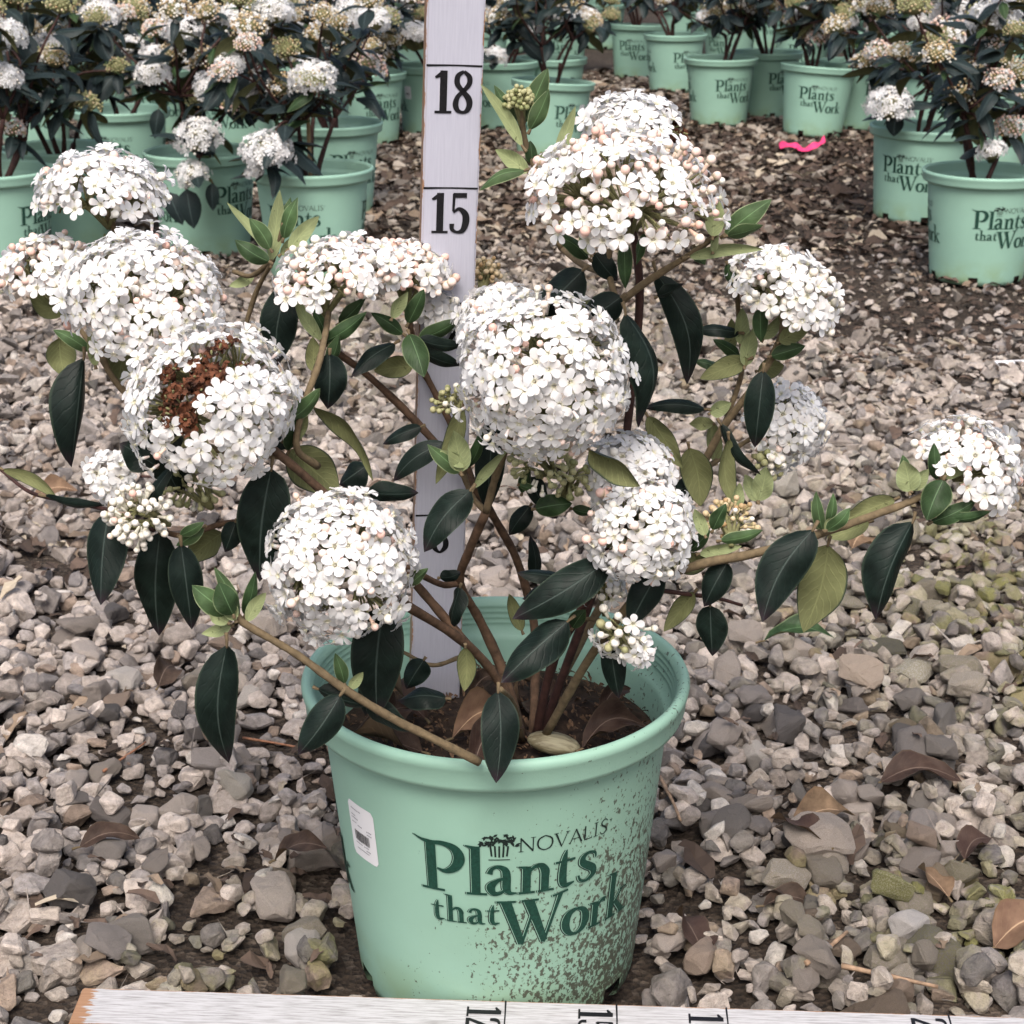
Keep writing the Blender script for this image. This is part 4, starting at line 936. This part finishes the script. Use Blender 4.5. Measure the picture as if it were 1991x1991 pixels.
 (120, 595, 55, 545, 50, 1.10, 0, 'B', 'M', .2), (150, 610, 120, 560, 30, 1.09, 0, 'B', 'Y', .4), (232, 500, 196, 440, 30, 1.12, 0, 'B', 'Y', .5), (240, 505, 270, 440, 26, 1.12, 0, 'T', 'Y', .5), (560, 600, 570, 530, 26, 1.08, 0, 'B', 'Y', .5), (330, 520, 370, 470, 22, 1.08, 0, 'B', 'Y', .3), (245, 505, 300, 455, 28, 1.12, 0, 'B', 'Y', .4), (225, 505, 180, 470, 26, 1.13, 0, 'T', 'Y', .4),
 # top shoot beside the stick
 (972, 246, 932, 160, 28, 1.10, 0, 'T', 'Y', .3), (990, 230, 1034, 128, 44, 1.10, 0, 'T', 'Y', .1, .04, .3), (1000, 245, 1036, 168, 32, 1.09, 0, 'T', 'Y', .4), (985, 275, 906, 158, 26, 1.09, 0, 'B', 'Y', .2), (996, 325, 934, 282, 34, 1.09, 0, 'B', 'Y', .1), (1048, 305, 1086, 200, 26, 1.09, 0, 'B', 'Y', .2), (990, 322, 904, 360, 24, 1.08, 0, 'T', 'Y', .6, .15), (1005, 310, 1000, 265, 24, 1.10, 0, 'T', 'M', .3), (1030, 330, 1020, 285, 26, 1.10, 0, 'B', 'Y', .2),
]
for q in LEAVES: lf(*q)

UPV = Vector((0, 0, 1))
def head(u, v, ru, Y, axis=(0, -.35, 1), asp=.8, cap=100, n=110, bud=.18, pinkb=.5, seed=1, nobj=20, hub=None, dead=(), **kw):
    C = P(u, v, Y); Rr = .96*ru*1.03054/F*(C-CAMV).length
    ax = Vector(axis).normalized()
    h = P(*hub) if hub else C-ax*Rr*1.0
    dd = [(P(u+a, v+b, Y-c)-C, 1.18*rr*1.03054/F*(C-CAMV).length) for a, b, c, rr in dead]
    cluster(root, C, ax, Rr, asp, R(cap), n, bud, pinkb, seed, nobj, h, dd, **kw)
pk = lambda a, b: (lambda d: a+b*max(0, d.x/.04))
head(192, 395, 124, 1.11, (.05, .0, 1), .84, 84, 85, .22, .8, 1, 20, (205, 430, 1.12))
head(268, 572, 142, 1.03, (.05, -.40, 1), .88, 100, 140, .16, .7, 2, 26, (235, 640, 1.05))
head(92, 535, 100, 1.10, (-.15, -.05, 1), .84, 84, 76, .42, .9, 3, 16, (120, 590, 1.10))
head(400, 765, 158, .965, (.05, -.55, 1), .90, 112, 150, .04, .3, 4, 28, (450, 830, .98), dead=[(-60, -75, .035, 52), (15, -100, .02, 50), (-82, 0, .045, 46), (105, -55, .035, 22), (-40, -30, .05, 34)])
head(645, 1065, 142, .95, (-.05, -.75, .85), .97, 122, 165, .17, .55, 5, 30, (680, 1090, .985))
head(640, 535, 124, 1.06, (-.10, -.10, 1), .66, 88, 90, .48, .8, 6, 18, (612, 600, 1.06))
head(765, 520, 88, 1.10, (.15, -.1, 1), .68, 95, 80, .72, .92, 7, 8, (768, 590, 1.10))
head(820, 590, 45, 1.11, (.6, -.2, .6), .9, 100, 36, .10, .3, 8, 6, (775, 600, 1.10))
head(1022, 705, 160, .985, (-.05, -.72, .85), .95, 120, 185, .16, .55, 9, 34, (985, 770, 1.0))
head(945, 605, 82, 1.045, (-.2, -.2, 1), .75, 95, 60, .34, .9, 10, 12, (960, 680, 1.04))
head(1172, 392, 182, 1.01, (0, -.22, 1), .80, 92, 138, .52, .75, 11, 30, (1190, 450, 1.03))
head(1200, 250, 105, 1.13, (.1, -.2, 1), .62, 90, 70, .16, .6, 12, 14, (1195, 330, 1.10), dead=[(100, -10, .0, 42), (75, 10, .02, 26)])
head(1472, 575, 112, 1.08, (.40, -.15, .9), .92, 90, 105, .45, .12, 13, 18, (1480, 620, 1.075))
head(1468, 805, 78, 1.14, (.75, -.45, .35), 1.15, 100, 70, .22, .25, 14, 12, (1415, 820, 1.13))
head(1190, 900, 82, 1.03, (.1, -.55, .9), .85, 105, 70, .16, .4, 15, 14, (1190, 950, 1.02))
head(1210, 1000, 98, .985, (.15, -.85, .5), .85, 112, 84, .30, .5, 16, 16, (1195, 985, 1.01))
head(1812, 905, 102, 1.01, (.52, -.02, .85), 1.1, 86, 90, .40, .5, 17, 16, (1800, 905, 1.01))
head(218, 905, 42, 1.0, (-.6, -.4, .6), 1.3, 100, 30, .2, .2, 18, 5, (260, 930, 1.0))
head(268, 975, 62, .95, (-.3, -.6, .6), 1.0, 115, 62, 1.0, .12, 19, 0, (320, 990, .96), budr=.0023)
head(370, 915, 58, .985, (.1, -.5, -.2), .7, 100, 22, 1.0, .75, 20, 0, (400, 960, .985), budmat=5, budr=.0023)
head(1020, 870, 62, 1.01, (-.2, -.6, .2), 1.0, 120, 34, 1.0, .75, 21, 0, (1050, 900, 1.03), budmat=5, budr=.0022)
head(1075, 905, 42, 1.02, (.3, -.5, .2), .8, 110, 22, 1.0, 1.0, 22, 0, (1060, 940, 1.03), budmat=5, budr=.0022)
head(858, 758, 40, 1.05, (-.1, -.4, .8), .7, 100, 26, 1.0, .9, 23, 0, (875, 810, 1.04), budmat=5, budr=.0020)
head(1375, 985, 50, 1.03, (0, -.5, .8), .8, 110, 40, 1.0, .8, 24, 0, (1380, 1030, 1.0), budmat=6, budr=.0020)
head(1142, 1115, 34, 1.01, (0, -.4, .8), .9, 110, 14, .7, .4, 25, 3, (1140, 1160, 1.02), budmat=5)
head(1170, 1195, 50, .99, (0, -.7, -.3), .9, 115, 22, .72, .2, 26, 4, (1130, 1180, 1.01), budmat=5, loose=.2)
head(1200, 1225, 30, .985, (.2, -.7, -.3), .9, 115, 10, .25, .2, 27, 3, (1170, 1195, .99), budmat=5, loose=.2)
head(980, 195, 26, 1.095, (0, -.1, 1), 1.1, 100, 60, 1.0, 1.0, 28, 0, (985, 245, 1.10), budmat=5, budr=.0016)
head(915, 515, 30, 1.16, (.2, -.2, 1), .9, 100, 34, 1.0, 1.0, 29, 0, (905, 570, 1.14), budmat=6, budr=.0021)
head(1450, 870, 30, 1.12, (.4, -.5, .3), 1.0, 100, 22, .9, .6, 30, 1, (1420, 860, 1.11), budmat=5)
# ------------------------------------------------------------------ the rows of potted shrubs behind
rb = np.random.default_rng(42)
BGL = [leaf_mesh(1.0, .46*k, bw, .35, sd, 0, .08, 4, 7, M_BGLEAF, seed=i, petiole=.12, rad=.014) for i, (k, bw, sd) in enumerate([(1.0, .10, 0), (.85, .16, .06), (1.1, .05, -.05), (.7, .2, .08)])]
BGY = leaf_mesh(1.0, .34, .1, .3, 0, 0, .05, 4, 7, M_MID, seed=9, petiole=.1, rad=.014)
def to_proto(me):
    V = [v.co[:] for v in me.vertices]; T = [p.vertices[:] for p in me.polygons]; M = [p.material_index for p in me.polygons]
    U = np.zeros((len(V), 2)); l = me.uv_layers[0].data
    for p in me.polygons:
        for li in p.loop_indices: U[me.loops[li].vertex_index] = l[li].uv
    return Proto(V, T, M, U)
BGP = {m.name: to_proto(m) for m in BGL+[BGY]}
def star(seed):                                     # small far flower: five flat petals
    V = [(0, 0, -.05)]; T = []
    for k in range(5):
        a = 2*math.pi*k/5; V += [(.75*math.cos(a-.42), .75*math.sin(a-.42), .1), (1.05*math.cos(a), 1.05*math.sin(a), .05), (.75*math.cos(a+.42), .75*math.sin(a+.42), .1)]
        b = 1+3*k; T += [(0, b, b+1), (0, b+1, b+2)]
    return Proto(V, T, 0, [(.6, 0)]*len(V))
STAR = star(0); LB = sphere(5, 4)
def bg_head(kind, seed, n=145):
    r = np.random.default_rng(seed); m = Merge(); cap = R(112)
    m.add(sphere(10, 6, 2), Matrix.Diagonal((.60, .60, .5, 1)))
    for i in range(n):
        cz = 1-(1-math.cos(cap))*(i+.5)/n; sz = math.sqrt(1-cz*cz); th = i*2.39996
        s = 1+r.normal()*.09; nr = Vector((sz*math.cos(th), sz*math.sin(th), cz)); p = nr*s; p.z *= .85
        nr = (nr+Vector(r.normal(size=3))*.3).normalized(); k = r.random()
        if kind == 'W':
            if k < .85: m.add(STAR, frame(p, nr, r.uniform(0, 6), .205), mi=0)
            else: m.add(LB, frame(p, nr, 0, .07), mi=4)
        elif kind == 'T':
            if k < .16: m.add(STAR, frame(p, nr, r.uniform(0, 6), .17), mi=0)
            else: m.add(LB, frame(p*r.uniform(.75, 1.05), nr, 0, .075), mi=6 if k < .75 else 4)
        elif kind == 'K':
            m.add(STAR, frame(p, nr, r.uniform(0, 6), .16), mi=0) if k < .30 else m.add(LB, frame(p, nr, 0, .085), mi=1 if k < .85 else 6)
        else: m.add(LB, frame(p*r.uniform(.7, 1.05), nr, 0, .075), mi=5 if k < .8 else 6)
    return m.build('flower_cluster', CM)
BGH = {k: [bg_head(k, 7*i+ord(k)) for i in range(3)] for k in 'WTKG'}
def bg_shrub(base, heads, nrand, nleaf, height, spread, seed, joined=False, kinds='TTTGTGWK', low=0.0, lf_s=(.055, .10), leafdown=.7):
    r = np.random.default_rng(seed); o0 = Vector(base); e = empty('viburnum_shrub', o0)
    tips = []
    for p, rad, kd in heads: tips.append((Vector(p)-o0, rad, kd))
    for i in range(nrand):
        a = r.uniform(0, 6.28); q = spread*math.sqrt(r.random()); h = height*r.uniform(.45, 1.0)*(1-.25*(q/spread)**2)
        tips.append((Vector((q*math.cos(a), q*math.sin(a), h)), r.uniform(.026, .04), kinds[int(r.integers(len(kinds)))]))
    trunks = []
    for k in range(4):
        a = r.uniform(0, 6.28); trunks.append(Vector((.07*math.cos(a), .07*math.sin(a), r.uniform(.10, .18))))
    stems = Merge(); leaves = Merge(); spots = []
    for k, t in enumerate(trunks):
        stems.add(tube([(r.normal()*.008, r.normal()*.008, -.02), t*.5+Vector(r.normal(size=3))*.006, t], [.0075, .006, .005], 6, 4, 0, .1))
    for p, rad, kd in tips:
        t = min(trunks, key=lambda q: (q-p).length+r.uniform(0, .08)); mid = t.lerp(p, .5)+Vector((r.normal()*.02, r.normal()*.02, r.uniform(-.03, .03)))
        end = p-Vector((0, 0, rad*.5)); stems.add(tube([t, mid, end], [.0042, .0030, .0022], 5, 4, 0, .1))
        for s in (.42, .60, .76, .9, .98):
            c = t.lerp(mid, s*2) if s < .5 else mid.lerp(end, s*2-1); spots.append((c, kd == 'G' and s > .9))
    for j in range(nleaf):
        c, yg = spots[int(r.integers(len(spots)))]; a = r.uniform(0, 6.28)
        if c.z < low: continue
        d = Vector((math.cos(a), math.sin(a), r.uniform(-1.25, .2)*leafdown*1.5)).normalized(); L = r.uniform(*lf_s)
        n = Vector((r.normal()*.35, r.normal()*.35, 1)); n = (n-d*n.dot(d)).normalized(); y = n.cross(d)
        me = BGY if (r.random() < .20) else BGL[int(r.integers(4))]
        if me is BGY: L *= .75
        B = c+d*L*.12
        M = Matrix(((d.x*L, y.x*L, n.x*L, B.x), (d.y*L, y.y*L, n.y*L, B.y), (d.z*L, y.z*L, n.z*L, B.z), (0, 0, 0, 1)))
        if joined: leaves.add(BGP[me.name], M)
        else:
            ob = bpy.data.objects.new('leaf', me); link(ob, e); ob.matrix_basis = M
    if joined:
        ob = bpy.data.objects.new('foliage', leaves.build('foliage', [M_BGLEAF, M_FELT])); link(ob, e); ob['kind'] = 'stuff'
    ob = bpy.data.objects.new('stems', stems.build('stems', [M_RED])); link(ob, e)
    for p, rad, kd in tips:
        ax = (p*.5+Vector((r.normal()*.08, r.normal()*.08, .5))).normalized()
        h = bpy.data.objects.new('flower_cluster', BGH[kd][int(r.integers(3))]); link(h, e); h.matrix_basis = frame(p-ax*rad*.3, ax, r.uniform(0, 6), rad)
    return e
def px_pot(cx, ry, w):                               # rim centre and rim width in photo pixels -> pot position on the ground
    u, v = cx/1.03054, ry/1.03054
    z = -.055+.2375; q = Pz(u, v, z)
    for _ in range(3): q = Pz(u, v, gz(0, q.y)+.2375)
    return q.x, q.y
# rim centre x, rim centre y (photo pixels), logo angle, tilt, sticker, label
BP = [
 ('A', -14, 329, 76, (0, 0), None, 'mint green nursery pot foremost in the left row, in front of the low branching stems', 'P'),
 ('B', 112, 286, 60, (0, 0), None, 'mint green nursery pot with low branching stems, beside the pot at the left row end', 'P'),
 ('C', 391, 293, 57, (0, 0), None, 'mint green nursery pot with two round white flower heads at its rim', 'P'),
 ('D', 606, 326, -12, (0, 0), None, 'mint green nursery pot with a cane, foremost of the three beside the ruler', 'P'),
 ('E', 644, 238, 160, (0, 0), None, 'mint green nursery pot showing its inside, close behind the one with a cane', 'P'),
 ('F', 235, 212, -5, (0, 0), None, 'mint green nursery pot shaded under low branches, behind the two-ball shrub', 'P'),
 ('G', 838, 126, -89, (0, 0), -42, 'mint green nursery pot with a white sticker, partly behind the upright stick', 'P'),
 ('I', 1067, 157, 40, (-1.5, 3.5), 55, 'mint green nursery pot with red stems, leaning a little, beside the felted bud shoot', 'P'),
 ('L', 1402, 112, 21, (0, 0), None, 'mint green nursery pot with full logo, first in the row right of the path', 'P'),
 ('N', 1586, 128, -5, (-2, 4), None, 'tilted mint green nursery pot standing beside the pink ribbon', 'P'),
 ('Q', 1788, 246, -27, (0, 2), None, 'mint green nursery pot with a scuffed foot, between tilted pot and foremost right pot', 'P'),
 ('R', 1917, 331, 12, (0, 0), None, 'foremost mint green nursery pot on the right with clean large logo', 'P'),
 ('K', 1313, 66, 28, (0, 0), None, 'mint green nursery pot standing on a piece of white paper', 'P'),
 ('H', 975, 118, 70, (0, 0), 30, 'mint green nursery pot close behind the right edge of the upright stick', 'P'),
 ('J', 1070, 112, 170, (0, 0), None, 'mint green nursery pot directly behind the leaning red-stemmed one', 'P'),
 ('M', 1492, 100, -88, (0, 0), None, 'mint green nursery pot between the full-logo pot and the tilted one', 'P'),
 ('O', 1664, 118, -75, (0, 0), 20, 'mint green nursery pot with mossy foot behind the tilted one', 'P'),
 ('S', 1820, 134, 20, (0, 0), None, 'mint green nursery pot behind the one with a scuffed foot', 'P'),
 ('U', 600, 178, 10, (0, 0), None, 'mint green nursery pot third in line behind the cane pot', 'P'),
 ('V', 712, 140, 35, (0, 0), None, 'mint green nursery pot left of the one with a white sticker', 'P'),
 ('X', 60, 150, 15, (0, 0), None, 'mint green nursery pot behind the low branching stems', 'P'),
]
far_pts = [(320, 132), (460, 150), (180, 95), (20, 80), (420, 70), (560, 95), (690, 78), (300, 60), (120, 40), (790, 62), (930, 60), (1240, 48), (1090, 45), (1420, 40), (1560, 52), (1700, 60), (1860, 62), (1960, 85), (1930, 180), (1330, 15), (1480, 8), (1640, 10), (1780, 14), (1920, 20), (980, 12), (850, 14), (720, 18), (590, 22), (450, 14), (1170, 5)]
GRP = 'shrubs in the rows behind'
HEADS = {  # photo (1932) positions of the heads one can tell apart: u, v, radius, kind, toward camera
 'A': [(20, 236, 24, 'K', .0), (8, 140, 30, 'W', .05), (10, 62, 34, 'W', .0)],
 'B': [(100, 80, 30, 'W', 0), (72, 168, 26, 'W', .05), (130, 125, 20, 'G', 0), (205, 160, 22, 'G', .05), (60, 48, 16, 'T', 0), (190, 18, 30, 'W', 0)],
 'C': [(370, 250, 39, 'W', .20), (360, 322, 27, 'W', .20), (408, 158, 34, 'W', .14), (460, 162, 30, 'W', .16), (345, 48, 31, 'W', 0), (320, 95, 24, 'T', 0), (385, 105, 30, 'T', 0), (285, 134, 30, 'W', .10), (372, 180, 24, 'G', .04), (452, 20, 32, 'W', 0), (390, 14, 26, 'T', 0)],
 'D': [(500, 275, 42, 'W', .17), (590, 140, 39, 'W', .12), (550, 165, 26, 'T', .05), (540, 85, 26, 'G', 0), (630, 35, 28, 'T', 0), (560, 205, 24, 'T', .05), (515, 14, 34, 'W', 0), (600, 60, 24, 'T', 0), (478, 320, 16, 'W', .16)],
 'E': [(670, 12, 36, 'W', 0), (785, 55, 22, 'W', 0), (690, 70, 22, 'T', 0), (640, 85, 24, 'T', 0), (735, 28, 22, 'W', -.03), (720, 90, 22, 'T', 0)],
 'G': [(935, 102, 22, 'W', .1), (780, 30, 22, 'T', 0)],
 'I': [(940, 28, 24, 'T', 0), (1065, 25, 20, 'W', 0), (1080, 5, 24, 'T', 0), (1000, 52, 18, 'W', 0)],
 'L': [(1350, 18, 24, 'T', 0), (1420, 5, 24, 'T', 0)], 'N': [(1545, 62, 22, 'K', 0), (1520, 60, 18, 'T', 0), (1580, 48, 16, 'W', 0), (1660, 80, 14, 'G', 0)],
 'Q': [(1680, 190, 38, 'W', .14), (1790, 55, 38, 'K', .05), (1780, 150, 32, 'T', .05), (1740, 110, 26, 'T', 0), (1660, 8, 26, 'T', 0), (1790, 20, 26, 'W', 0)],
 'R': [(1868, 88, 28, 'K', .0), (1905, 235, 27, 'K', .05), (1880, 25, 42, 'W', 0), (1870, 280, 24, 'W', .08), (1840, 190, 22, 'T', 0), (1925, 130, 26, 'T', 0), (1830, 115, 24, 'T', 0)],
}
XL = {'C': [(318, 362, 345, 425, 1.2, .22), (352, 356, 366, 432, 1.3, .22), (400, 345, 402, 398, 1.1, .21), (478, 190, 470, 240, 1.6, .12), (300, 205, 292, 262, 1.1, .1)], 'B': [(125, 165, 118, 222, 1.6, .06), (40, 170, 95, 188, .9, .08)], 'D': [(580, 160, 586, 215, .9, .12), (652, 135, 640, 170, 1.6, .0), (520, 300, 512, 335, 1.0, .14)], 'Q': [(1690, 215, 1686, 258, 1.8, .14)], 'I': [(985, 75, 1030, 118, 1.0, .05), (968, 35, 962, 78, 1.2, .04)]}
LBL = {'A': 'shrub with pink bud head hanging at the left picture edge pot', 'B': 'shrub with forked brown stems and dark hanging leaf in the left row', 'C': 'shrub with round white flower heads hanging low over its pot rim', 'D': 'shrub tied to a thin cane with one white ball flower', 'E': 'shrub with bare red stems fanning right in the open pot behind the cane', 'I': 'shrub with bare dark red stems and bluish leaves in the leaning pot', 'L': 'shrub with drooping leaves in the first pot right of the path', 'N': 'shrub with splayed red stems in the tilted pot', 'Q': 'shrub with one large white head hanging over the scuffed pot', 'R': 'shrub with pink-tinged heads in the foremost right pot'}
for i, (nm, cx, ry, lg, tilt, stk, lab, kd) in enumerate(BP):
    x, y = px_pot(cx, ry, 0); z = gz(x, y)
    e = make_pot((x, y, z), lg, tilt, False, stk, None, 37*i)
    tag(e, lab, 'plant pot', 'mint nursery pots in the rows behind')
    hs = []
    for (u, v, rd, k, tw) in HEADS.get(nm, []):
        p = P(u, v, y-tw*1.2+rb.normal()*.02); hs.append((p, rd*1.03054/F*(p-CAMV).length*1.05, k))
    near = nm in 'ABCDEIQR'
    s = bg_shrub((x+rb.normal()*.01, y, z+.19), hs, 14 if near else 17, 180 if near else 160, .50, .24, 500+i, False, low=.10 if nm in 'EIN' else .02)
    for (bu, bv, tu, tv, wd, tw) in XL.get(nm, []):
        B, T = P(bu, bv, y-tw), P(tu, tv, y-tw); L = (T-B).length; M = leaf_matrix(B, T, 'T', .15) @ Matrix.Diagonal((L, L*wd, L, 1))
        M = Matrix.Translation(-Vector(s.location)) @ M; ob = bpy.data.objects.new('leaf', BGL[0]); link(ob, s); ob.matrix_basis = M
    if nm in LBL: tag(s, LBL[nm], 'shrub', GRP)
    else: tag(s, 'dark leaved shrub growing in the '+lab.replace('mint green nursery ', ''), 'shrub', GRP)
def copy_tree(o, parent=None):
    c = o.copy(); COL.objects.link(c); c.parent = parent
    for ch in list(o.children): copy_tree(ch, c)
    return c
protos = []
far = []
far_xy = [px_pot(cx, ry, 0) for cx, ry in far_pts]
for j in range(3): far_xy += [(-3.2+1.05*i+rb.uniform(-.2, .2)+.4*j, 11.3+j*1.0+rb.uniform(-.2, .2)) for i in range(7)]
for i, (x, y) in enumerate(far_xy):
    z = gz(x, y)
    if i < 4:
        p = make_pot((x, y, z), float(rb.uniform(-60, 60))); s = bg_shrub((x, y, z+.19), [], 16, 230, .52, .27, 900+i, True)
        protos.append((p, s))
    else:
        pp, ss = protos[i % 4]; p = copy_tree(pp); s = copy_tree(ss)
        p.location = (x, y, z); p.rotation_euler = (R(rb.normal()*1.0), R(rb.normal()*1.0), R(rb.uniform(-50, 50)))
        s.location = (x, y, z+.19); s.rotation_euler = (0, 0, rb.uniform(0, 6.28)); q = rb.uniform(.9, 1.15); s.scale = (q, q, q)
    tag(p, 'mint green nursery pot deep in the far rows', 'plant pot', 'mint nursery pots in the far rows')
    tag(s, 'dark leaved shrub with tan buds in the far rows', 'shrub', 'shrubs in the far rows')

# ------------------------------------------------------------------ small things lying about
def thing(name, me, M, label, cat, group=None):
    o = bpy.data.objects.new(name, me); link(o); o.matrix_basis = M; return tag(o, label, cat, group)
def twig(pts, r0, label, mat, name='twig', group=None):
    q = []
    for u, v, dz in pts:
        g = Pz(u, v, 0.02); g = Pz(u, v, top_at(g.x, g.y)); q.append(Vector((g.x, g.y, top_at(g.x, g.y)+dz)))
    zc = sorted(p.z for p in q)[len(q)//2]; q = [Pz(u, v, zc) for u, v, dz in pts]
    o = q[0].copy(); me = one(tube([p-o for p in q], [r0*(1-.4*i/(len(q)-1)) for i in range(len(q))], 6, 4, 0, .15), name, [mat])
    thing(name, me, Matrix.Translation(o), label, 'twig', group)
M_TWIG = plain('dry_twig', (.30, .20, .13), .8, .4, 200); M_ORANGE = plain('orange_bark', (.27, .13, .075), .7, .3, 200)
M_PINK = plain('pink_tape', (.85, .06, .20), .45); M_RUST = plain('orange_shard', (.33, .075, .04), .6)
twig([(458, 1392, .006), (520, 1402, .007), (575, 1412, .006)], .0014, 'thin orange twig lying on gravel left of the pot', M_ORANGE)
twig([(1245, 1465, .008), (1268, 1510, .007), (1284, 1548, .006)], .0020, 'thin pinkish twig lying on gravel right of the pot', M_TWIG)
twig([(1520, 1818, .006), (1560, 1790, .007), (1598, 1758, .008)], .0024, 'short thick brown twig slanting up between the stones by the board', M_TWIG)
twig([(1588, 1822, .007), (1680, 1842, .007), (1770, 1862, .006)], .0024, 'long straight brown twig lying along the board', M_TWIG)
twig([(195, 1455, .006), (240, 1425, .006), (275, 1400, .006)], .0016, 'red brown twig among the stones on the left', M_ORANGE)
twig([(430, 870, .006), (300, 900, .006), (150, 880, .006)], .0030, 'dark stick lying on the gravel behind the shrub', M_RED)
# pink tape
def strip(pts, wd, name, mat):
    q = catmull(pts, 5); V, T = [], []
    for i, p in enumerate(q):
        k = wd*(.75+.25*math.sin(i*1.7)); V += [p+np.array((0, -k, -.002)), p+np.array((0, k, .010+.006*math.sin(i)))]
    for i in range(len(q)-1): T += [(2*i, 2*i+2, 2*i+1), (2*i+1, 2*i+2, 2*i+3)]
    m = Merge(); m.add(Proto(V, T)); m.add(Proto(np.array(V)+np.array((0, .0008, .0008)), np.array(T)[:, ::-1])); return m.build(name, [mat])
c = Pz(1515, 284, -.04); dx = (Pz(1558, 284, -.04)-c).x
me = strip([(-dx, .02, .01), (-dx*.6, -.01, .02), (-.004, -.02, .006), (dx*.5, -.01, .016), (dx, .03, .03)], .017, 'ribbon', M_PINK)
thing('ribbon', me, Matrix.Translation((c.x, c.y, gz(c.x, c.y)+.012)), 'bright pink plastic ribbon lying on the brown litter', 'ribbon')
def flake(u, v, L, Wd, mat, name, label, cat, spin, tilt=(0, 0), group=None, bow=.15, wav=.35):
    g = Pz(u, v, .015); g = Pz(u, v, top_at(g.x, g.y)+.01); me = leaf_mesh(L, Wd, bow, -.5, .08, .5, wav, 6, 10, mat, petiole=.12, name=name, seed=int(u))
    M = Matrix.Translation((g.x, g.y, top_at(g.x, g.y)+.009)) @ Matrix.Rotation(tilt[0], 4, 'X') @ Matrix.Rotation(tilt[1], 4, 'Y') @ Matrix.Rotation(spin, 4, 'Z')
    thing(name, me, M, label, cat, group)
DG = 'dead leaves on the gravel'
for (u, v, L, Wd, mat, sp) in [(1660, 1480, .075, .030, M_DRY, .1), (1500, 1560, .06, .034, M_TAN, .4), (1560, 1590, .055, .026, M_DRY, 2.4), (1880, 1745, .06, .036, M_TAN, .3), (1330, 1800, .05, .034, M_DRY, 1.9), (1820, 1620, .045, .025, M_DRY, .8), (1790, 1690, .04, .024, M_TAN, 2.0), (1440, 1700, .05, .02, M_DRY, .3), (150, 1600, .05, .02, M_DRY, .4), (300, 1310, .045, .028, M_DRY, 1.4), (520, 1640, .05, .024, M_DRY, -.3), (60, 940, .06, .03, M_TAN, .2), (1610, 1000, .06, .04, M_TAN, 1.0)]:
    flake(u, v, L, Wd, mat, 'dead_leaf', ('curled dark brown dead leaf' if mat is M_DRY else 'dry tan dead leaf')+' lying among the stones', 'leaf', sp, (rb.normal()*.2, rb.normal()*.2), DG+(', dark' if mat is M_DRY else ', tan'))
flake(1440, 1238, .075, .026, M_MID, 'fallen_leaf', 'fallen grey green leaf lying on the gravel under the hanging leaves', 'leaf', .1)
g0 = Pz(1540, 736, 0)
thing('shard', one(tube([(-.03, .01, .0), (0, 0, .006), (.03, -.008, .0)], [.004, .006, .003], 5, 3), 'shard', [M_RUST]), Matrix.Translation((g0.x, g0.y, top_at(g0.x, g0.y)+.006)), 'orange shard lying on the gravel behind the shrub', 'shard')
def card(u, v, wx, wy, label, spin=0):
    g = Pz(u, v, gz(0, Pz(u, v, 0).y)); me = one(box((-wx, -wy, 0), (wx, wy, .0015)), 'paper', [M_PAPER], False)
    thing('paper', me, Matrix.Translation((g.x, g.y, top_at(g.x, g.y)+.016)) @ Matrix.Rotation(spin, 4, 'Z') @ Matrix.Rotation(.12, 4, 'X'), label, 'paper')
card(1262, 152, .09, .06, 'crumpled white paper lying in front of a far pot', .2)
card(1908, 696, .03, .008, 'small white plant label lying on the gravel at the right', .1)
card(1195, 176, .05, .006, 'thin white strip lying on the litter behind the top flower head', -.2)
# dead leaves and a pale stone on the soil of the first pot
for (dx, dy, L, Wd, mat, sp, tx) in [(.045, .03, .05, .022, M_DRY, 2.5, .4), (-.02, .03, .05, .02, M_DRY, .7, .3), (.0, -.045, .055, .022, M_TAN, 1.2, .4), (.075, .0, .05, .02, M_DRY, .9, .4), (-.05, -.05, .08, .036, M_DRY, 2.9, .2), (-.015, -.075, .075, .034, M_DRY, .9, .3), (.03, .0, .07, .034, M_DRY, 1.9, -.5), (-.05, .0, .07, .03, M_DRY, 2.2, .2), (-.03, -.03, .07, .034, M_TAN, .4, .2), (.06, -.045, .07, .03, M_DRY, .5, .2), (-.075, -.03, .05, .03, M_DRY, 1.2, .2)]:
    me = leaf_mesh(L*.74, Wd*.66, .22, -1.1, .12, 1.1, .8, 6, 12, mat, petiole=.1, name='withered_leaf', seed=int(1000*dx))
    thing('withered_leaf', me, Matrix.Translation((POT_X+dx, POT_Y+dy, .201)) @ Matrix.Rotation(tx, 4, 'X') @ Matrix.Rotation(sp, 4, 'Z'), 'withered purple brown leaf curled on the soil of the splashed pot', 'leaf', 'withered leaves on the pot soil')
q = Pz(1045, 1394, .207)
m = Merge(); m.add(sphere(18, 12), Matrix.Diagonal((.019, .011, .007, 1)))
g_ = NG('pale_husk'); g_.color(g_.mix(g_.ramp(g_.noise(g_.co('Object', (1, 9, 9)), 30, 3), [(.4, 0.), (.6, 1.)]), (.16, .135, .08), (.36, .33, .22))); g_.rough(.6)
thing('pebble', m.build('pebble', [g_.m]), Matrix.Translation((q.x, q.y+.004, .2015)) @ Matrix.Rotation(.2, 4, 'Y'), 'smooth pale pebble on the soil against the front rim of the splashed pot', 'pebble')
# the thin cane in the left row
x, y = px_pot(606, 326, 0); z = gz(x, y)
cb = P(585, 320, y); ct = P(580, 190, y)
thing('cane', one(tube([(0, 0, -.03), (ct-cb)*.5, ct-cb], [.005, .0048, .0045], 7, 3), 'cane', [plain('bamboo', (.36, .25, .13), .6, .25, 80)]), Matrix.Translation(cb), 'thin tan bamboo cane standing in a pot of the left row', 'cane')
